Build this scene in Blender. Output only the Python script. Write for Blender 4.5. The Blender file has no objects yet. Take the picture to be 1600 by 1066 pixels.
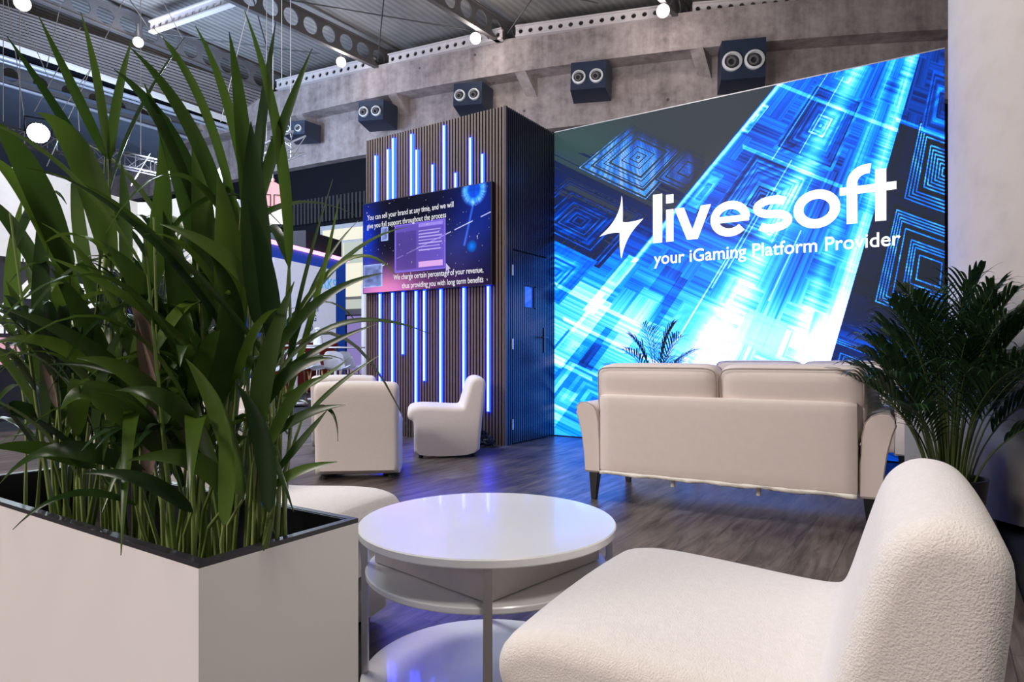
import bpy, bmesh, math, random
import numpy as np
from mathutils import Vector, Matrix
random.seed(7)
PI = math.pi
sc = bpy.context.scene
# ------------------------------------------------------------------ camera, world, lights, exposure
EYE = .94; FPX = 1013.; YAW = math.radians(33.32)
FW = Vector((-math.sin(YAW), math.cos(YAW), 0)); RT = Vector((math.cos(YAW), math.sin(YAW), 0))
cd = bpy.data.cameras.new('camera'); cam = bpy.data.objects.new('camera', cd)
sc.collection.objects.link(cam)
cam.location = (0, 0, EYE); cam.rotation_euler = (PI/2, 0, YAW)
cd.sensor_width = 36; cd.lens = FPX/1600*36; cd.shift_y = 21/1600; cd.clip_start = .02; cd.clip_end = 200
cd.dof.use_dof = False
sc.camera = cam
sc.view_settings.view_transform = 'Standard'; sc.view_settings.look = 'None'
sc.view_settings.gamma = 1; sc.view_settings.use_curve_mapping = False
sc.view_settings.exposure = 0.15
wd = bpy.data.worlds.new('hall_air'); sc.world = wd; wd.use_nodes = True
wd.node_tree.nodes['Background'].inputs[0].default_value = (.82, .76, .76, 1)
wd.node_tree.nodes['Background'].inputs[1].default_value = .22
def lamp(name, kind, loc, target, power, col, size=1., spot=None, blend=.5):
    l = bpy.data.lights.new(name, kind); l.energy = power; l.color = col
    if kind == 'AREA': l.shape = 'DISK'; l.size = size
    else: l.shadow_soft_size = size
    if kind == 'SPOT': l.spot_size = spot; l.spot_blend = blend
    o = bpy.data.objects.new(name, l); sc.collection.objects.link(o)
    o.location = loc
    o.rotation_euler = (Vector(target)-Vector(loc)).to_track_quat('-Z', 'Y').to_euler()
    return o
WARM = (1, .93, .86); COOL = (.75, .88, 1)
lamp('overhead_fill', 'AREA', (-3.8, 1.8, 7.2), (-1.8, 2.5, 0), 190, WARM, 2.0)  # added soft light from overhead, no fixture built for it
lamp('corner_fill_spot', 'SPOT', (1.6, .1, 5.2), (-.9, .9, 0), 380, WARM, .6, 1.0, .6)  # added spot that brightens the right side of the long planter
lamp('front_fill', 'AREA', (-4.2, -5.0, 4.3), (-1.2, 3.0, .5), 390, (1, .88, .84), 2.4)  # added fill behind the camera for surfaces that face it
lamp('left_fill', 'AREA', (-9, 3.0, 7.0), (-6.5, 7.0, 1.0), 420, COOL, 2.5)  # added cool fill over the left background, without a fixture
lamp('upper_wall_fill', 'AREA', (-6, 8.5, 4.2), (-9, 16, 9.5), 310, (1, .95, .93), 3.0)  # added fill that lifts the concrete wall and deck; no real uplight
lamp('upper_wall_fill_right', 'AREA', (-1, 9.0, 4.5), (-2, 16, 10), 100, (1, .93, .92), 3.0)  # weaker added fill for the right part of the concrete wall
lamp('hall_blue_wash', 'AREA', (-16, 8, 6), (-22, 14, 9), 800, (.5, .7, 1), 3.0)

# ------------------------------------------------------------------ helpers
def at(px, py, d):
    return FW*d + RT*((px-800)/FPX*d) + Vector((0, 0, EYE+(554-py)/FPX*d))
def hz(px, py, up):
    """the point seen there that lies `up` metres above the eye"""
    return at(px, py, FPX*up/(554-py))
def link(o, parent=None):
    sc.collection.objects.link(o)
    if parent: o.parent = parent
    return o
def obj(name, bm, mat, parent=None, smooth=False, loc=None):
    me = bpy.data.meshes.new(name)
    if isinstance(bm, bmesh.types.BMesh):
        bm.normal_update(); bm.to_mesh(me); bm.free()
    else: me = bm
    mats = mat if isinstance(mat, (list, tuple)) else [mat]
    me.materials.clear()
    for m in mats: me.materials.append(m)
    if smooth:
        for p in me.polygons: p.use_smooth = True
        if smooth != True: me.set_sharp_from_angle(angle=math.radians(smooth))
    o = bpy.data.objects.new(name, me); link(o, parent)
    if loc: o.location = loc
    return o
def tag(o, label, cat=None, group=None, kind=None):
    if label: o['label'] = label
    if cat: o['category'] = cat
    if group: o['group'] = group
    if kind: o['kind'] = kind
    return o
def thing(name, label, cat, loc=(0, 0, 0), rz=0, group=None):
    o = bpy.data.objects.new(name, None); link(o); o.empty_display_size = .1
    o.location = loc; o.rotation_euler = (0, 0, rz)
    return tag(o, label, cat, group)
def struct(name, bm, m, smooth=False):
    return tag(obj(name, bm, m, smooth=smooth), None, kind='structure')
def copy_tree(o, parent=None):
    c = o.copy(); link(c, parent)
    for ch in list(o.children): copy_tree(ch, c)
    return c
def box(bm, x0, x1, y0, y1, z0, z1, M=None):
    v = [bm.verts.new(Vector((x, y, z)) if M is None else M @ Vector((x, y, z))) for x in (x0, x1) for y in (y0, y1) for z in (z0, z1)]
    for f in ((0,1,3,2),(4,6,7,5),(0,4,5,1),(2,3,7,6),(0,2,6,4),(1,5,7,3)): bm.faces.new([v[i] for i in f])
    return v
def B(*a, **k):
    bm = bmesh.new(); box(bm, *a, **k); return bm
def bevel(bm, w, seg=2):
    bmesh.ops.recalc_face_normals(bm, faces=bm.faces)
    bmesh.ops.bevel(bm, geom=list(bm.edges), offset=w, segments=seg, affect='EDGES', profile=.5); return bm
def quad(bm, a, b, c, d):
    return bm.faces.new([bm.verts.new(p) for p in (a, b, c, d)])
def tube(bm, pts, r, n=8, caps=True):
    pts = [Vector(p) for p in pts]; rings = []
    for i, p in enumerate(pts):
        t = (pts[min(i+1, len(pts)-1)]-pts[max(i-1, 0)]).normalized()
        a = t.cross(Vector((0, 0, 1)));
        if a.length < .05: a = t.cross(Vector((1, 0, 0)))
        a.normalize(); b = t.cross(a)
        rr = r[i] if isinstance(r, (list, tuple)) else r
        rings.append([bm.verts.new(p+(a*math.cos(k*2*PI/n)+b*math.sin(k*2*PI/n))*rr) for k in range(n)])
    for A_, B_ in zip(rings, rings[1:]):
        for k in range(n): bm.faces.new((A_[k], A_[(k+1) % n], B_[(k+1) % n], B_[k]))
    if caps and n > 2:
        bm.faces.new(rings[0][::-1]); bm.faces.new(rings[-1])
    return bm
def lathe(bm, prof, n=48, M=None):
    """prof: list of (r, z)"""
    rings = []
    for r, z in prof:
        rings.append([bm.verts.new((M or Matrix()) @ Vector((r*math.cos(k*2*PI/n), r*math.sin(k*2*PI/n), z))) for k in range(n)] if r > 1e-6 else [bm.verts.new((M or Matrix()) @ Vector((0, 0, z)))])
    for A_, B_ in zip(rings, rings[1:]):
        for k in range(n):
            if len(A_) == 1 and len(B_) == 1: continue
            if len(A_) == 1: bm.faces.new((A_[0], B_[(k+1) % n], B_[k]))
            elif len(B_) == 1: bm.faces.new((A_[k], A_[(k+1) % n], B_[0]))
            else: bm.faces.new((A_[k], A_[(k+1) % n], B_[(k+1) % n], B_[k]))
    bmesh.ops.recalc_face_normals(bm, faces=bm.faces)
    return bm
def rbox(w, d, h, r, seg=8, puff=(0, 0, 0), M=None, bm=None):
    """soft box: rounded edges of radius r, faces bulging by puff"""
    own = bmesh.new(); bmesh.ops.create_cube(own, size=2)
    bmesh.ops.subdivide_edges(own, edges=own.edges[:], cuts=seg, use_grid_fill=True)
    hs = Vector((w/2, d/2, h/2))
    for v in own.verts:
        c = v.co.copy()
        # concentrate samples near the edges
        c = Vector([math.copysign(1-(1-abs(t))**1.5, t) for t in c])
        p = Vector((c.x*hs.x, c.y*hs.y, c.z*hs.z))
        q = Vector([max(-hs[i]+r, min(hs[i]-r, p[i])) for i in range(3)])
        e = p-q
        if e.length > 1e-9: p = q+e.normalized()*r if e.length > r*.999 or True else p
        g = Vector((1-c.x**2, 1-c.y**2, 1-c.z**2))
        g = Vector([max(t, 0)**.7 for t in g])
        p.x += math.copysign(puff[0], c.x)*g.y*g.z*abs(c.x)
        p.y += math.copysign(puff[1], c.y)*g.x*g.z*abs(c.y)
        p.z += math.copysign(puff[2], c.z)*g.x*g.y*abs(c.z)
        v.co = M @ p if M else p
    bmesh.ops.recalc_face_normals(own, faces=own.faces)
    if bm is None: return own
    me = bpy.data.meshes.new('t'); own.to_mesh(me); own.free(); bm.from_mesh(me); bpy.data.meshes.remove(me)
    return bm
def T(x, y, z): return Matrix.Translation((x, y, z))
def RX(a): return Matrix.Rotation(a, 4, 'X')
def RY(a): return Matrix.Rotation(a, 4, 'Y')
def RZ(a): return Matrix.Rotation(a, 4, 'Z')
def text(name, body, mat, parent, origin, xdir, up, width=None, size=.1, bold=0, align='LEFT', ext=.001, space=1., sx=1.):
    cu = bpy.data.curves.new('t', 'FONT'); cu.body = body; cu.size = size; cu.offset = bold; cu.extrude = 0
    cu.align_x = align; cu.space_character = space; cu.resolution_u = 4
    t = bpy.data.objects.new('t', cu); sc.collection.objects.link(t)
    bpy.context.view_layer.update()
    me = bpy.data.meshes.new_from_object(t.evaluated_get(bpy.context.evaluated_depsgraph_get()))
    bpy.data.objects.remove(t); bpy.data.curves.remove(cu)
    xs = [v.co.x for v in me.vertices]; x0, x1 = min(xs), max(xs)
    k = (width/(x1-x0)) if width else sx
    xd = Vector(xdir).normalized(); u = Vector(up).normalized(); n = xd.cross(u)
    off = x0 if align == 'LEFT' else 0
    for v in me.vertices: v.co = Vector(origin)+xd*((v.co.x-off)*k)+u*v.co.y+n*ext
    return obj(name, me, mat, parent)

# ------------------------------------------------------------------ materials
def nodes(name):
    m = bpy.data.materials.new(name); m.use_nodes = True
    nt = m.node_tree; return m, nt, nt.nodes['Principled BSDF']
def mat(name, col, rough=.5, metal=0, emit=None, es=1., bump=None, spec=None, coat=0, vary=None):
    m, nt, p = nodes(name)
    p.inputs['Base Color'].default_value = (*col, 1); p.inputs['Roughness'].default_value = rough; p.inputs['Metallic'].default_value = metal
    if spec is not None: p.inputs['Specular IOR Level'].default_value = spec
    if coat: p.inputs['Coat Weight'].default_value = coat; p.inputs['Coat Roughness'].default_value = .05
    if emit: p.inputs['Emission Color'].default_value = (*emit, 1); p.inputs['Emission Strength'].default_value = es
    tc = nt.nodes.new('ShaderNodeTexCoord')
    n = nt.nodes.new('ShaderNodeTexNoise'); n.inputs['Scale'].default_value = (vary or (6, .08))[0]; n.inputs['Detail'].default_value = 5
    nt.links.new(tc.outputs['Object'], n.inputs['Vector'])
    amt = (vary or (6, .08))[1]
    mx = nt.nodes.new('ShaderNodeMix'); mx.data_type = 'RGBA'
    mx.inputs[6].default_value = (*[c*(1-amt) for c in col], 1); mx.inputs[7].default_value = (*[min(1, c*(1+amt)) for c in col], 1)
    nt.links.new(n.outputs['Fac'], mx.inputs[0]); nt.links.new(mx.outputs[2], p.inputs['Base Color'])
    if bump:
        n2 = nt.nodes.new('ShaderNodeTexNoise'); n2.inputs['Scale'].default_value = bump[0]; n2.inputs['Detail'].default_value = 3
        nt.links.new(tc.outputs['Object'], n2.inputs['Vector'])
        b = nt.nodes.new('ShaderNodeBump'); b.inputs['Strength'].default_value = bump[1]; b.inputs['Distance'].default_value = bump[2]
        nt.links.new(n2.outputs['Fac'], b.inputs['Height']); nt.links.new(b.outputs['Normal'], p.inputs['Normal'])
    return m
def glow(name, col, s):
    return mat(name, (.02, .02, .02), .4, emit=col, es=s)
def ramp(nt, fac, stops):
    r = nt.nodes.new('ShaderNodeValToRGB'); e = r.color_ramp.elements
    while len(e) < len(stops): e.new(.5)
    for el, (p, c) in zip(e, stops): el.position = p; el.color = (*c, 1)
    nt.links.new(fac, r.inputs[0]); return r.outputs[0]

M_boucle = mat('cream_boucle', (.67, .62, .58), .95, bump=(330, .6, .004), spec=.2, vary=(90, .10))
M_boucle.node_tree.nodes['Principled BSDF'].inputs['Sheen Weight'].default_value = .3
M_wool = mat('cream_wool', (.80, .73, .68), .95, bump=(420, .7, .003), spec=.2, vary=(150, .10))
M_linen = mat('beige_linen', (.76, .665, .61), .9, bump=(500, .35, .001), spec=.2, vary=(25, .04))
M_linen_piping = mat('linen_piping', (.40, .34, .31), .9)
M_hem = mat('white_lining', (.80, .76, .68), .9, bump=(60, .6, .004))
M_blackwood = mat('black_wood', (.012, .012, .014), .35)
M_feet = mat('dark_feet', (.02, .02, .02), .5)
M_white = mat('white_lacquer', (.90, .89, .88), .22, coat=.5, vary=(3, .015))
M_whitepaint = mat('white_painted_panel', (.82, .785, .765), .42, bump=(200, .1, .0005), vary=(4, .02))
M_metalgrey = mat('satin_grey_legs', (.52, .50, .49), .3, metal=.7)
M_rim = mat('dark_liner', (.02, .018, .026), .4)
M_soil = mat('dark_soil', (.015, .012, .01), .95, bump=(60, 1, .01))
M_wallwhite = mat('off_white_fascia', (.74, .71, .69), .6)
M_black = mat('matt_black', (.012, .013, .02), .6)
M_navybox = mat('navy_box', (.012, .022, .05), .5)
M_ring = mat('pale_ring', (.60, .60, .62), .4)
M_steel = mat('grey_painted_steel', (.10, .09, .093), .6)
M_purlin = mat('pinkish_steel', (.52, .47, .48), .55)
M_wire = mat('white_wire', (.65, .65, .68), .5)
M_darkwire = mat('dark_wire', (.03, .03, .035), .5)
M_alu = mat('aluminium', (.45, .46, .5), .35, metal=.8)
M_lampglow = glow('hot_lamp', (1, .93, .82), 30)
M_stageglow = glow('stage_lamp', (.72, .93, 1), 40)
M_ledstrip = glow('blue_white_tube', (.42, .55, 1.0), 3.6)
M_stripside = glow('blue_diffuser', (.0015, .012, 1.0), 30)
M_text = glow('white_letters', (1, 1, 1), 1.6)
M_textsoft = glow('lit_white_letters', (.9, .9, .95), .9)
M_chairwhite = mat('white_plastic', (.74, .76, .86), .35)
M_oak = mat('oak_legs', (.46, .27, .15), .5)
M_hinge = mat('bright_hinge', (.8, .82, .85), .3, metal=.3)

def concrete():
    m, nt, p = nodes('board_marked_concrete'); L = nt.links.new
    tc = nt.nodes.new('ShaderNodeTexCoord')
    def noise(s, mp, d=6):
        mm = nt.nodes.new('ShaderNodeMapping'); mm.inputs['Scale'].default_value = mp; L(tc.outputs['Object'], mm.inputs[0])
        n = nt.nodes.new('ShaderNodeTexNoise'); n.inputs['Scale'].default_value = s; n.inputs['Detail'].default_value = d; n.inputs['Roughness'].default_value = .65
        L(mm.outputs[0], n.inputs['Vector']); return n.outputs['Fac']
    a = noise(.9, (1, 1, 1)); b = noise(2.5, (1, 1, .06), 4); c = noise(5, (1, 1, 1), 8)
    mx = nt.nodes.new('ShaderNodeMath'); mx.operation = 'ADD'; L(a, mx.inputs[0]); L(b, mx.inputs[1])
    m2 = nt.nodes.new('ShaderNodeMath'); m2.operation = 'MULTIPLY_ADD'; L(mx.outputs[0], m2.inputs[0]); m2.inputs[1].default_value = .34; 
    m3 = nt.nodes.new('ShaderNodeMath'); m3.operation = 'MULTIPLY'; L(c, m3.inputs[0]); m3.inputs[1].default_value = .32; L(m3.outputs[0], m2.inputs[2])
    col = ramp(nt, m2.outputs[0], [(.36, (.13, .104, .103)), (.47, (.25, .205, .205)), (.56, (.34, .285, .28)), (.66, (.43, .365, .355))])
    vo = nt.nodes.new('ShaderNodeTexVoronoi'); vo.inputs['Scale'].default_value = 1.3; L(tc.outputs['Object'], vo.inputs['Vector'])
    h = ramp(nt, vo.outputs['Distance'], [(.04, (.3, .3, .3)), (.07, (1, 1, 1))])
    mu = nt.nodes.new('ShaderNodeMix'); mu.data_type = 'RGBA'; mu.blend_type = 'MULTIPLY'; mu.inputs[0].default_value = 1
    L(col, mu.inputs[6]); L(h, mu.inputs[7]); L(mu.outputs[2], p.inputs['Base Color'])
    p.inputs['Roughness'].default_value = .85
    bp = nt.nodes.new('ShaderNodeBump'); bp.inputs['Strength'].default_value = .5; bp.inputs['Distance'].default_value = .03
    L(m2.outputs[0], bp.inputs['Height']); L(bp.outputs[0], p.inputs['Normal'])
    return m
M_conc = concrete()

def wood_floor():
    m, nt, p = nodes('grey_brown_laminate'); L = nt.links.new
    tc = nt.nodes.new('ShaderNodeTexCoord')
    mp = nt.nodes.new('ShaderNodeMapping'); mp.inputs['Rotation'].default_value = (0, 0, PI/2); L(tc.outputs['Object'], mp.inputs[0])
    br = nt.nodes.new('ShaderNodeTexBrick'); L(mp.outputs[0], br.inputs['Vector'])
    br.inputs['Scale'].default_value = 1; br.inputs['Brick Width'].default_value = 1.28; br.inputs['Row Height'].default_value = .192
    br.inputs['Mortar Size'].default_value = .0016; br.inputs['Mortar Smooth'].default_value = .2
    br.inputs['Color1'].default_value = (0, 0, 0, 1); br.inputs['Color2'].default_value = (1, 1, 1, 1); br.inputs['Mortar'].default_value = (.5, .5, .5, 1)
    br.offset = .37
    # grain, shifted per board
    ad = nt.nodes.new('ShaderNodeVectorMath'); ad.operation = 'MULTIPLY_ADD'
    L(br.outputs['Color'], ad.inputs[0]); ad.inputs[1].default_value = (7, 13, 5); L(tc.outputs['Object'], ad.inputs[2])
    m1 = nt.nodes.new('ShaderNodeMapping'); m1.inputs['Scale'].default_value = (9, .9, 1); L(ad.outputs[0], m1.inputs[0])
    g = nt.nodes.new('ShaderNodeTexNoise'); g.inputs['Scale'].default_value = 2.2; g.inputs['Detail'].default_value = 9; g.inputs['Roughness'].default_value = .62; g.inputs['Distortion'].default_value = .8
    L(m1.outputs[0], g.inputs['Vector'])
    m4 = nt.nodes.new('ShaderNodeMapping'); m4.inputs['Scale'].default_value = (1.6, .8, 1); L(ad.outputs[0], m4.inputs[0])
    g2 = nt.nodes.new('ShaderNodeTexNoise'); g2.inputs['Scale'].default_value = 1.7; g2.inputs['Detail'].default_value = 3; L(m4.outputs[0], g2.inputs['Vector'])
    av = nt.nodes.new('ShaderNodeMath'); av.operation = 'MULTIPLY_ADD'; L(g.outputs['Fac'], av.inputs[0]); av.inputs[1].default_value = .62
    h2 = nt.nodes.new('ShaderNodeMath'); h2.operation = 'MULTIPLY'; L(g2.outputs['Fac'], h2.inputs[0]); h2.inputs[1].default_value = .38; L(h2.outputs[0], av.inputs[2])
    col = ramp(nt, av.outputs[0], [(.33, (.015, .011, .009)), (.42, (.052, .039, .034)), (.52, (.118, .095, .086)), (.66, (.20, .168, .154))])
    tone = nt.nodes.new('ShaderNodeMix'); tone.data_type = 'RGBA'; tone.blend_type = 'MULTIPLY'; tone.inputs[0].default_value = 1
    L(col, tone.inputs[6]); L(ramp(nt, br.outputs['Color'], [(0, (.75, .75, .76)), (1, (1.0, .98, .96))]), tone.inputs[7])
    gap = nt.nodes.new('ShaderNodeMix'); gap.data_type = 'RGBA'; gap.blend_type = 'MIX'
    L(br.outputs['Fac'], gap.inputs[0]); L(tone.outputs[2], gap.inputs[6]); gap.inputs[7].default_value = (.04, .03, .028, 1)
    L(gap.outputs[2], p.inputs['Base Color'])
    L(ramp(nt, g.outputs['Fac'], [(.3, (.42, .42, .42)), (.7, (.28, .28, .28))]), p.inputs['Roughness'])
    bp = nt.nodes.new('ShaderNodeBump'); bp.inputs['Strength'].default_value = .25; bp.inputs['Distance'].default_value = .002
    L(av.outputs[0], bp.inputs['Height']); L(bp.outputs[0], p.inputs['Normal'])
    return m
M_floor = wood_floor()
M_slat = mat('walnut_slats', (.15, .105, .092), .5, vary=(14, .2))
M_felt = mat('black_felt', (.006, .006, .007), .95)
M_shadedslat = mat('shaded_slats', (.045, .045, .055), .3, vary=(14, .2))  # same slats as the front; the side's shade is put into this darker colour
def deck():
    m, nt, p = nodes('ribbed_deck'); L = nt.links.new
    tc = nt.nodes.new('ShaderNodeTexCoord')
    w = nt.nodes.new('ShaderNodeTexWave'); w.inputs['Scale'].default_value = 1.6; w.inputs['Distortion'].default_value = .15; w.bands_direction = 'X'; L(tc.outputs['Object'], w.inputs[0])
    n = nt.nodes.new('ShaderNodeTexNoise'); n.inputs['Scale'].default_value = .8; n.inputs['Detail'].default_value = 6; L(tc.outputs['Object'], n.inputs[0])
    a = nt.nodes.new('ShaderNodeMath'); a.operation = 'MULTIPLY_ADD'; L(w.outputs['Fac'], a.inputs[0]); a.inputs[1].default_value = .3; L(n.outputs['Fac'], a.inputs[2])
    L(ramp(nt, a.outputs[0], [(.35, (.18, .17, .17)), (.9, (.30, .283, .278))]), p.inputs['Base Color'])
    b = nt.nodes.new('ShaderNodeBump'); b.inputs['Distance'].default_value = .05; b.inputs['Strength'].default_value = .6; L(w.outputs['Fac'], b.inputs['Height']); L(b.outputs[0], p.inputs['Normal'])
    p.inputs['Roughness'].default_value = .7
    return m
M_deck = deck()
def leafmat(name, c1, c2, trans=.3):
    m, nt, p = nodes(name); L = nt.links.new
    ge = nt.nodes.new('ShaderNodeNewGeometry')
    tc = nt.nodes.new('ShaderNodeTexCoord')
    n = nt.nodes.new('ShaderNodeTexNoise'); n.inputs['Scale'].default_value = 9; L(tc.outputs['Object'], n.inputs[0])
    a = nt.nodes.new('ShaderNodeMath'); a.operation = 'MULTIPLY_ADD'; L(ge.outputs['Random Per Island'], a.inputs[0]); a.inputs[1].default_value = .75
    b = nt.nodes.new('ShaderNodeMath'); b.operation = 'MULTIPLY'; L(n.outputs['Fac'], b.inputs[0]); b.inputs[1].default_value = .25; L(b.outputs[0], a.inputs[2])
    c = ramp(nt, a.outputs[0], [(.1, c1), (.6, tuple((x+y)/2 for x, y in zip(c1, c2))), (1, c2)])
    L(c, p.inputs['Base Color']); p.inputs['Roughness'].default_value = .30
    tr = nt.nodes.new('ShaderNodeBsdfTranslucent'); L(c, tr.inputs[0])
    mx = nt.nodes.new('ShaderNodeMixShader'); mx.inputs[0].default_value = trans
    L(p.outputs[0], mx.inputs[1]); L(tr.outputs[0], mx.inputs[2]); L(mx.outputs[0], nt.nodes['Material Output'].inputs[0])
    return m
M_leaf = leafmat('broad_green_leaf', (.008, .032, .006), (.115, .20, .024), .36)
M_stem = leafmat('pale_green_stem', (.13, .20, .04), (.36, .44, .15), .15)
M_palm = leafmat('dark_palm_leaf', (.010, .030, .012), (.035, .085, .025), .2)
M_palmstem = leafmat('palm_stem', (.05, .08, .02), (.13, .17, .05), .1)
M_dry = leafmat('dry_leaf', (.20, .13, .10), (.42, .33, .27), .2)

# ------------------------------------------------------------------ setting: floors
bm = bmesh.new(); box(bm, -9.5, .27, -2.5, 6.62, -.04, 0)
struct('floor', bm, M_floor)
M_carpet = mat('dark_hall_carpet', (.010, .012, .02), .95)
bm = bmesh.new(); box(bm, -45, 20, -10, 40, -.12, -.045)
struct('floor_hall', bm, M_carpet)

# curved concrete wall of the hall: depth as a function of lateral offset
def wd_(l):
    if l < -8: return 22.1-.56*(l+8)
    return 18.42-.362*l+.0124*l*l
def wp(l, z, off=0):
    g = -.362+.0248*l if l > -8 else -.56
    n = Vector((g, -1)).normalized()      # toward the viewer in (lateral, depth)
    d = wd_(l)
    return RT*(l+n.x*off*1)+FW*(d+n.y*off)+Vector((0, 0, z))
LS = [-26, -22, -18, -15, -12.5, -10.5]+[x*.6 for x in range(-15, 20)]
def curved(z0, z1, off, m, name, th=.4, l0=-30, l1=30):
    bm = bmesh.new(); ls = [l for l in LS if l0 <= l <= l1]
    rows = [[bm.verts.new(wp(l, z, o)) for l in ls] for z, o in ((z0, off), (z1, off), (z1, off-th), (z0, off-th))]
    for a, b in zip(rows, rows[1:]+rows[:1]):
        for i in range(len(ls)-1): bm.faces.new((a[i], a[i+1], b[i+1], b[i]))
    bm.faces.new([r[0] for r in rows]); bm.faces.new([r[-1] for r in rows])
    bmesh.ops.recalc_face_normals(bm, faces=bm.faces)
    return struct(name, bm, m)
curved(7.45, 8.95, -.6, M_conc, 'wall_back', .5)
curved(8.95, 9.93, 0, M_conc, 'trim_1', 1.1)           # edge beam over it
M_corr = mat('dark_corrugated', (.03, .031, .036), .7, spec=.15)
M_darkwall = mat('dark_navy_wall', (.008, .008, .012), .9, spec=.05)
curved(6.0, 7.45, -.9, M_darkwall, 'trim_2', .3)
curved(0, 6.0, -1.0, M_darkwall, 'wall_lower', .3)
# corrugated strip
bm = bmesh.new(); l = -9.2
while l < 2:
    a, b = wp(l, 5.55, -.85), wp(l+.05, 5.55, -.85)
    box(bm, 0, .07, 0, .12, 5.5, 6.35, M=Matrix.Translation((a.x, a.y, 0)) @ RZ(YAW-.35)); l += .15
struct('trim_3', bm, M_corr)
# vertical casting joints and corbels are separate below
def corbel(px, py):
    lft = (px-800)/FPX; 
    # solve lateral position on beam face
    d = 19.
    for _ in range(30): d = wd_(lft*d)
    l = lft*d; a = wp(l, 8.95, 0)
    dirn = Vector((.03, 1, 0)); s = Vector((1, -.03, 0))
    bm = bmesh.new(); th = .34; L_ = 1.15
    P = [a, a+dirn*L_, a+dirn*L_-Vector((0, 0, .95))]
    v1 = [bm.verts.new(p-s*th/2) for p in P]; v2 = [bm.verts.new(p+s*th/2) for p in P]
    bm.faces.new(v1); bm.faces.new(v2[::-1])
    for i in range(3): bm.faces.new((v1[i], v1[(i+1) % 3], v2[(i+1) % 3], v2[i]))
    bmesh.ops.recalc_face_normals(bm, faces=bm.faces)
    return bm
for k, (x, y) in enumerate(((466, 183), (612, 148), (812, 112), (1088, 78))):
    struct('trim_%d' % (4+k), corbel(x, y), M_conc)

# ceiling deck and steel
bm = bmesh.new()
quad(bm, at(-120, 554, 8)+Vector((-6, -12, 9.75)), Vector((14, -8, 10.75)), Vector((14, 26, 10.75)), Vector((-45, 40, 10.75)))
bm.free()
bm = bmesh.new(); box(bm, -40, 16, -6, 40, 10.75, 10.85)
struct('ceiling', bm, M_deck)

def holed_girder(bm, p0, p1, h, r, pitch, flange=.14, th=.04, n=16):
    """web plate with round holes between two flanges; p0, p1 are the lower edge ends"""
    p0, p1 = Vector(p0), Vector(p1); ax = (p1-p0); L_ = ax.length; ax.normalize(); up = Vector((0, 0, 1)); side = ax.cross(up).normalized()
    cnt = max(1, int(L_/pitch)); w = L_/cnt
    for s in (-1, 1):
        for c in range(cnt):
            o = p0+ax*(c*w+w/2)+up*(h/2)+side*s*th/2
            ci = []; sq = []
            for k in range(n):
                a = (k+.5)*2*PI/n; cx, cz = math.cos(a), math.sin(a)
                m_ = max(abs(cx)/(w/2), abs(cz)/(h/2))
                ci.append(bm.verts.new(o+ax*cx*r+up*cz*r)); sq.append(bm.verts.new(o+ax*cx/m_+up*cz/m_))
            for k in range(n):
                f = (ci[k], ci[(k+1) % n], sq[(k+1) % n], sq[k]); bm.faces.new(f if s > 0 else f[::-1])
            if s > 0: front = ci
            # corner fillers
            for sx_, sz_ in ((1, 1), (-1, 1), (-1, -1), (1, -1)):
                c0 = o+ax*sx_*w/2+up*sz_*h/2
                near = sorted(sq, key=lambda v: (v.co-c0).length)[:2]
                bm.faces.new((bm.verts.new(c0), bm.verts.new(near[0].co), bm.verts.new(near[1].co)))
            # hole rim
        # rims joined after both sides exist
    for c in range(cnt):
        o = p0+ax*(c*w+w/2)+up*(h/2); ra = []
        for s in (-1, 1): ra.append([bm.verts.new(o+side*s*th/2+ax*math.cos((k+.5)*2*PI/n)*r+up*math.sin((k+.5)*2*PI/n)*r) for k in range(n)])
        for k in range(n): bm.faces.new((ra[0][k], ra[0][(k+1) % n], ra[1][(k+1) % n], ra[1][k]))
    for z0, z1 in ((-.04, 0), (h, h+.04)):
        vs = [bm.verts.new(p+side*s*flange/2+up*z) for p in (p0, p1) for s in (-1, 1) for z in (z0, z1)]
        for f in ((0,1,3,2),(4,6,7,5),(0,4,5,1),(2,3,7,6),(0,2,6,4),(1,5,7,3)): bm.faces.new([vs[i] for i in f])
    return bm
UP = 8.95
gird = [((60, 0), (440, 152)), ((359, 0), (603, 111)), ((675, 0), (806, 80)), ((1035, 0), (1077, 49)), ((1446, -60), (1462, 14))]
glabels = ['long grey steel girder with big round holes over the plants at left',
           'grey steel girder with round holes ending up left of the slatted tower',
           'grey steel girder with round holes ending left of the brightest middle ceiling lamp',
           'short visible grey girder end beside the right ceiling lamp',
           'dark girder end at top right next to the white column']
gend = []
for (a, b), lb in zip(gird, glabels):
    P1 = hz(*b, UP); P0 = hz(*a, UP); dr = (P1-P0).normalized(); P0 = P0-dr*6
    P0.z = P1.z = EYE+UP; gend.append((P0, P1))
    root = thing('roof_girder', lb, 'girder', (P1.x, P1.y, P1.z))
    bm = holed_girder(bmesh.new(), P0-P1, Vector((0, 0, 0)), .62, .235, .60)
    obj('web', bm, M_steel, root)
    bm = bmesh.new(); M_ = T(0, 0, 0) @ Matrix.Rotation(math.atan2(dr.y, dr.x), 4, 'Z')
    v = [M_ @ Vector(p) for p in ((0, -.09, .66), (.9, -.09, .66), (1.15, -.09, .1), (0, -.09, -.04))]; w_ = [p+M_.to_3x3() @ Vector((0, .18, 0)) for p in v]
    a_ = [bm.verts.new(p) for p in v]; b_ = [bm.verts.new(p) for p in w_]
    bm.faces.new(a_); bm.faces.new(b_[::-1])
    for i in range(4): bm.faces.new((a_[i], b_[i], b_[(i+1) % 4], a_[(i+1) % 4]))
    bmesh.ops.recalc_face_normals(bm, faces=bm.faces); obj('end_plate', bm, M_steel, root)
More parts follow.
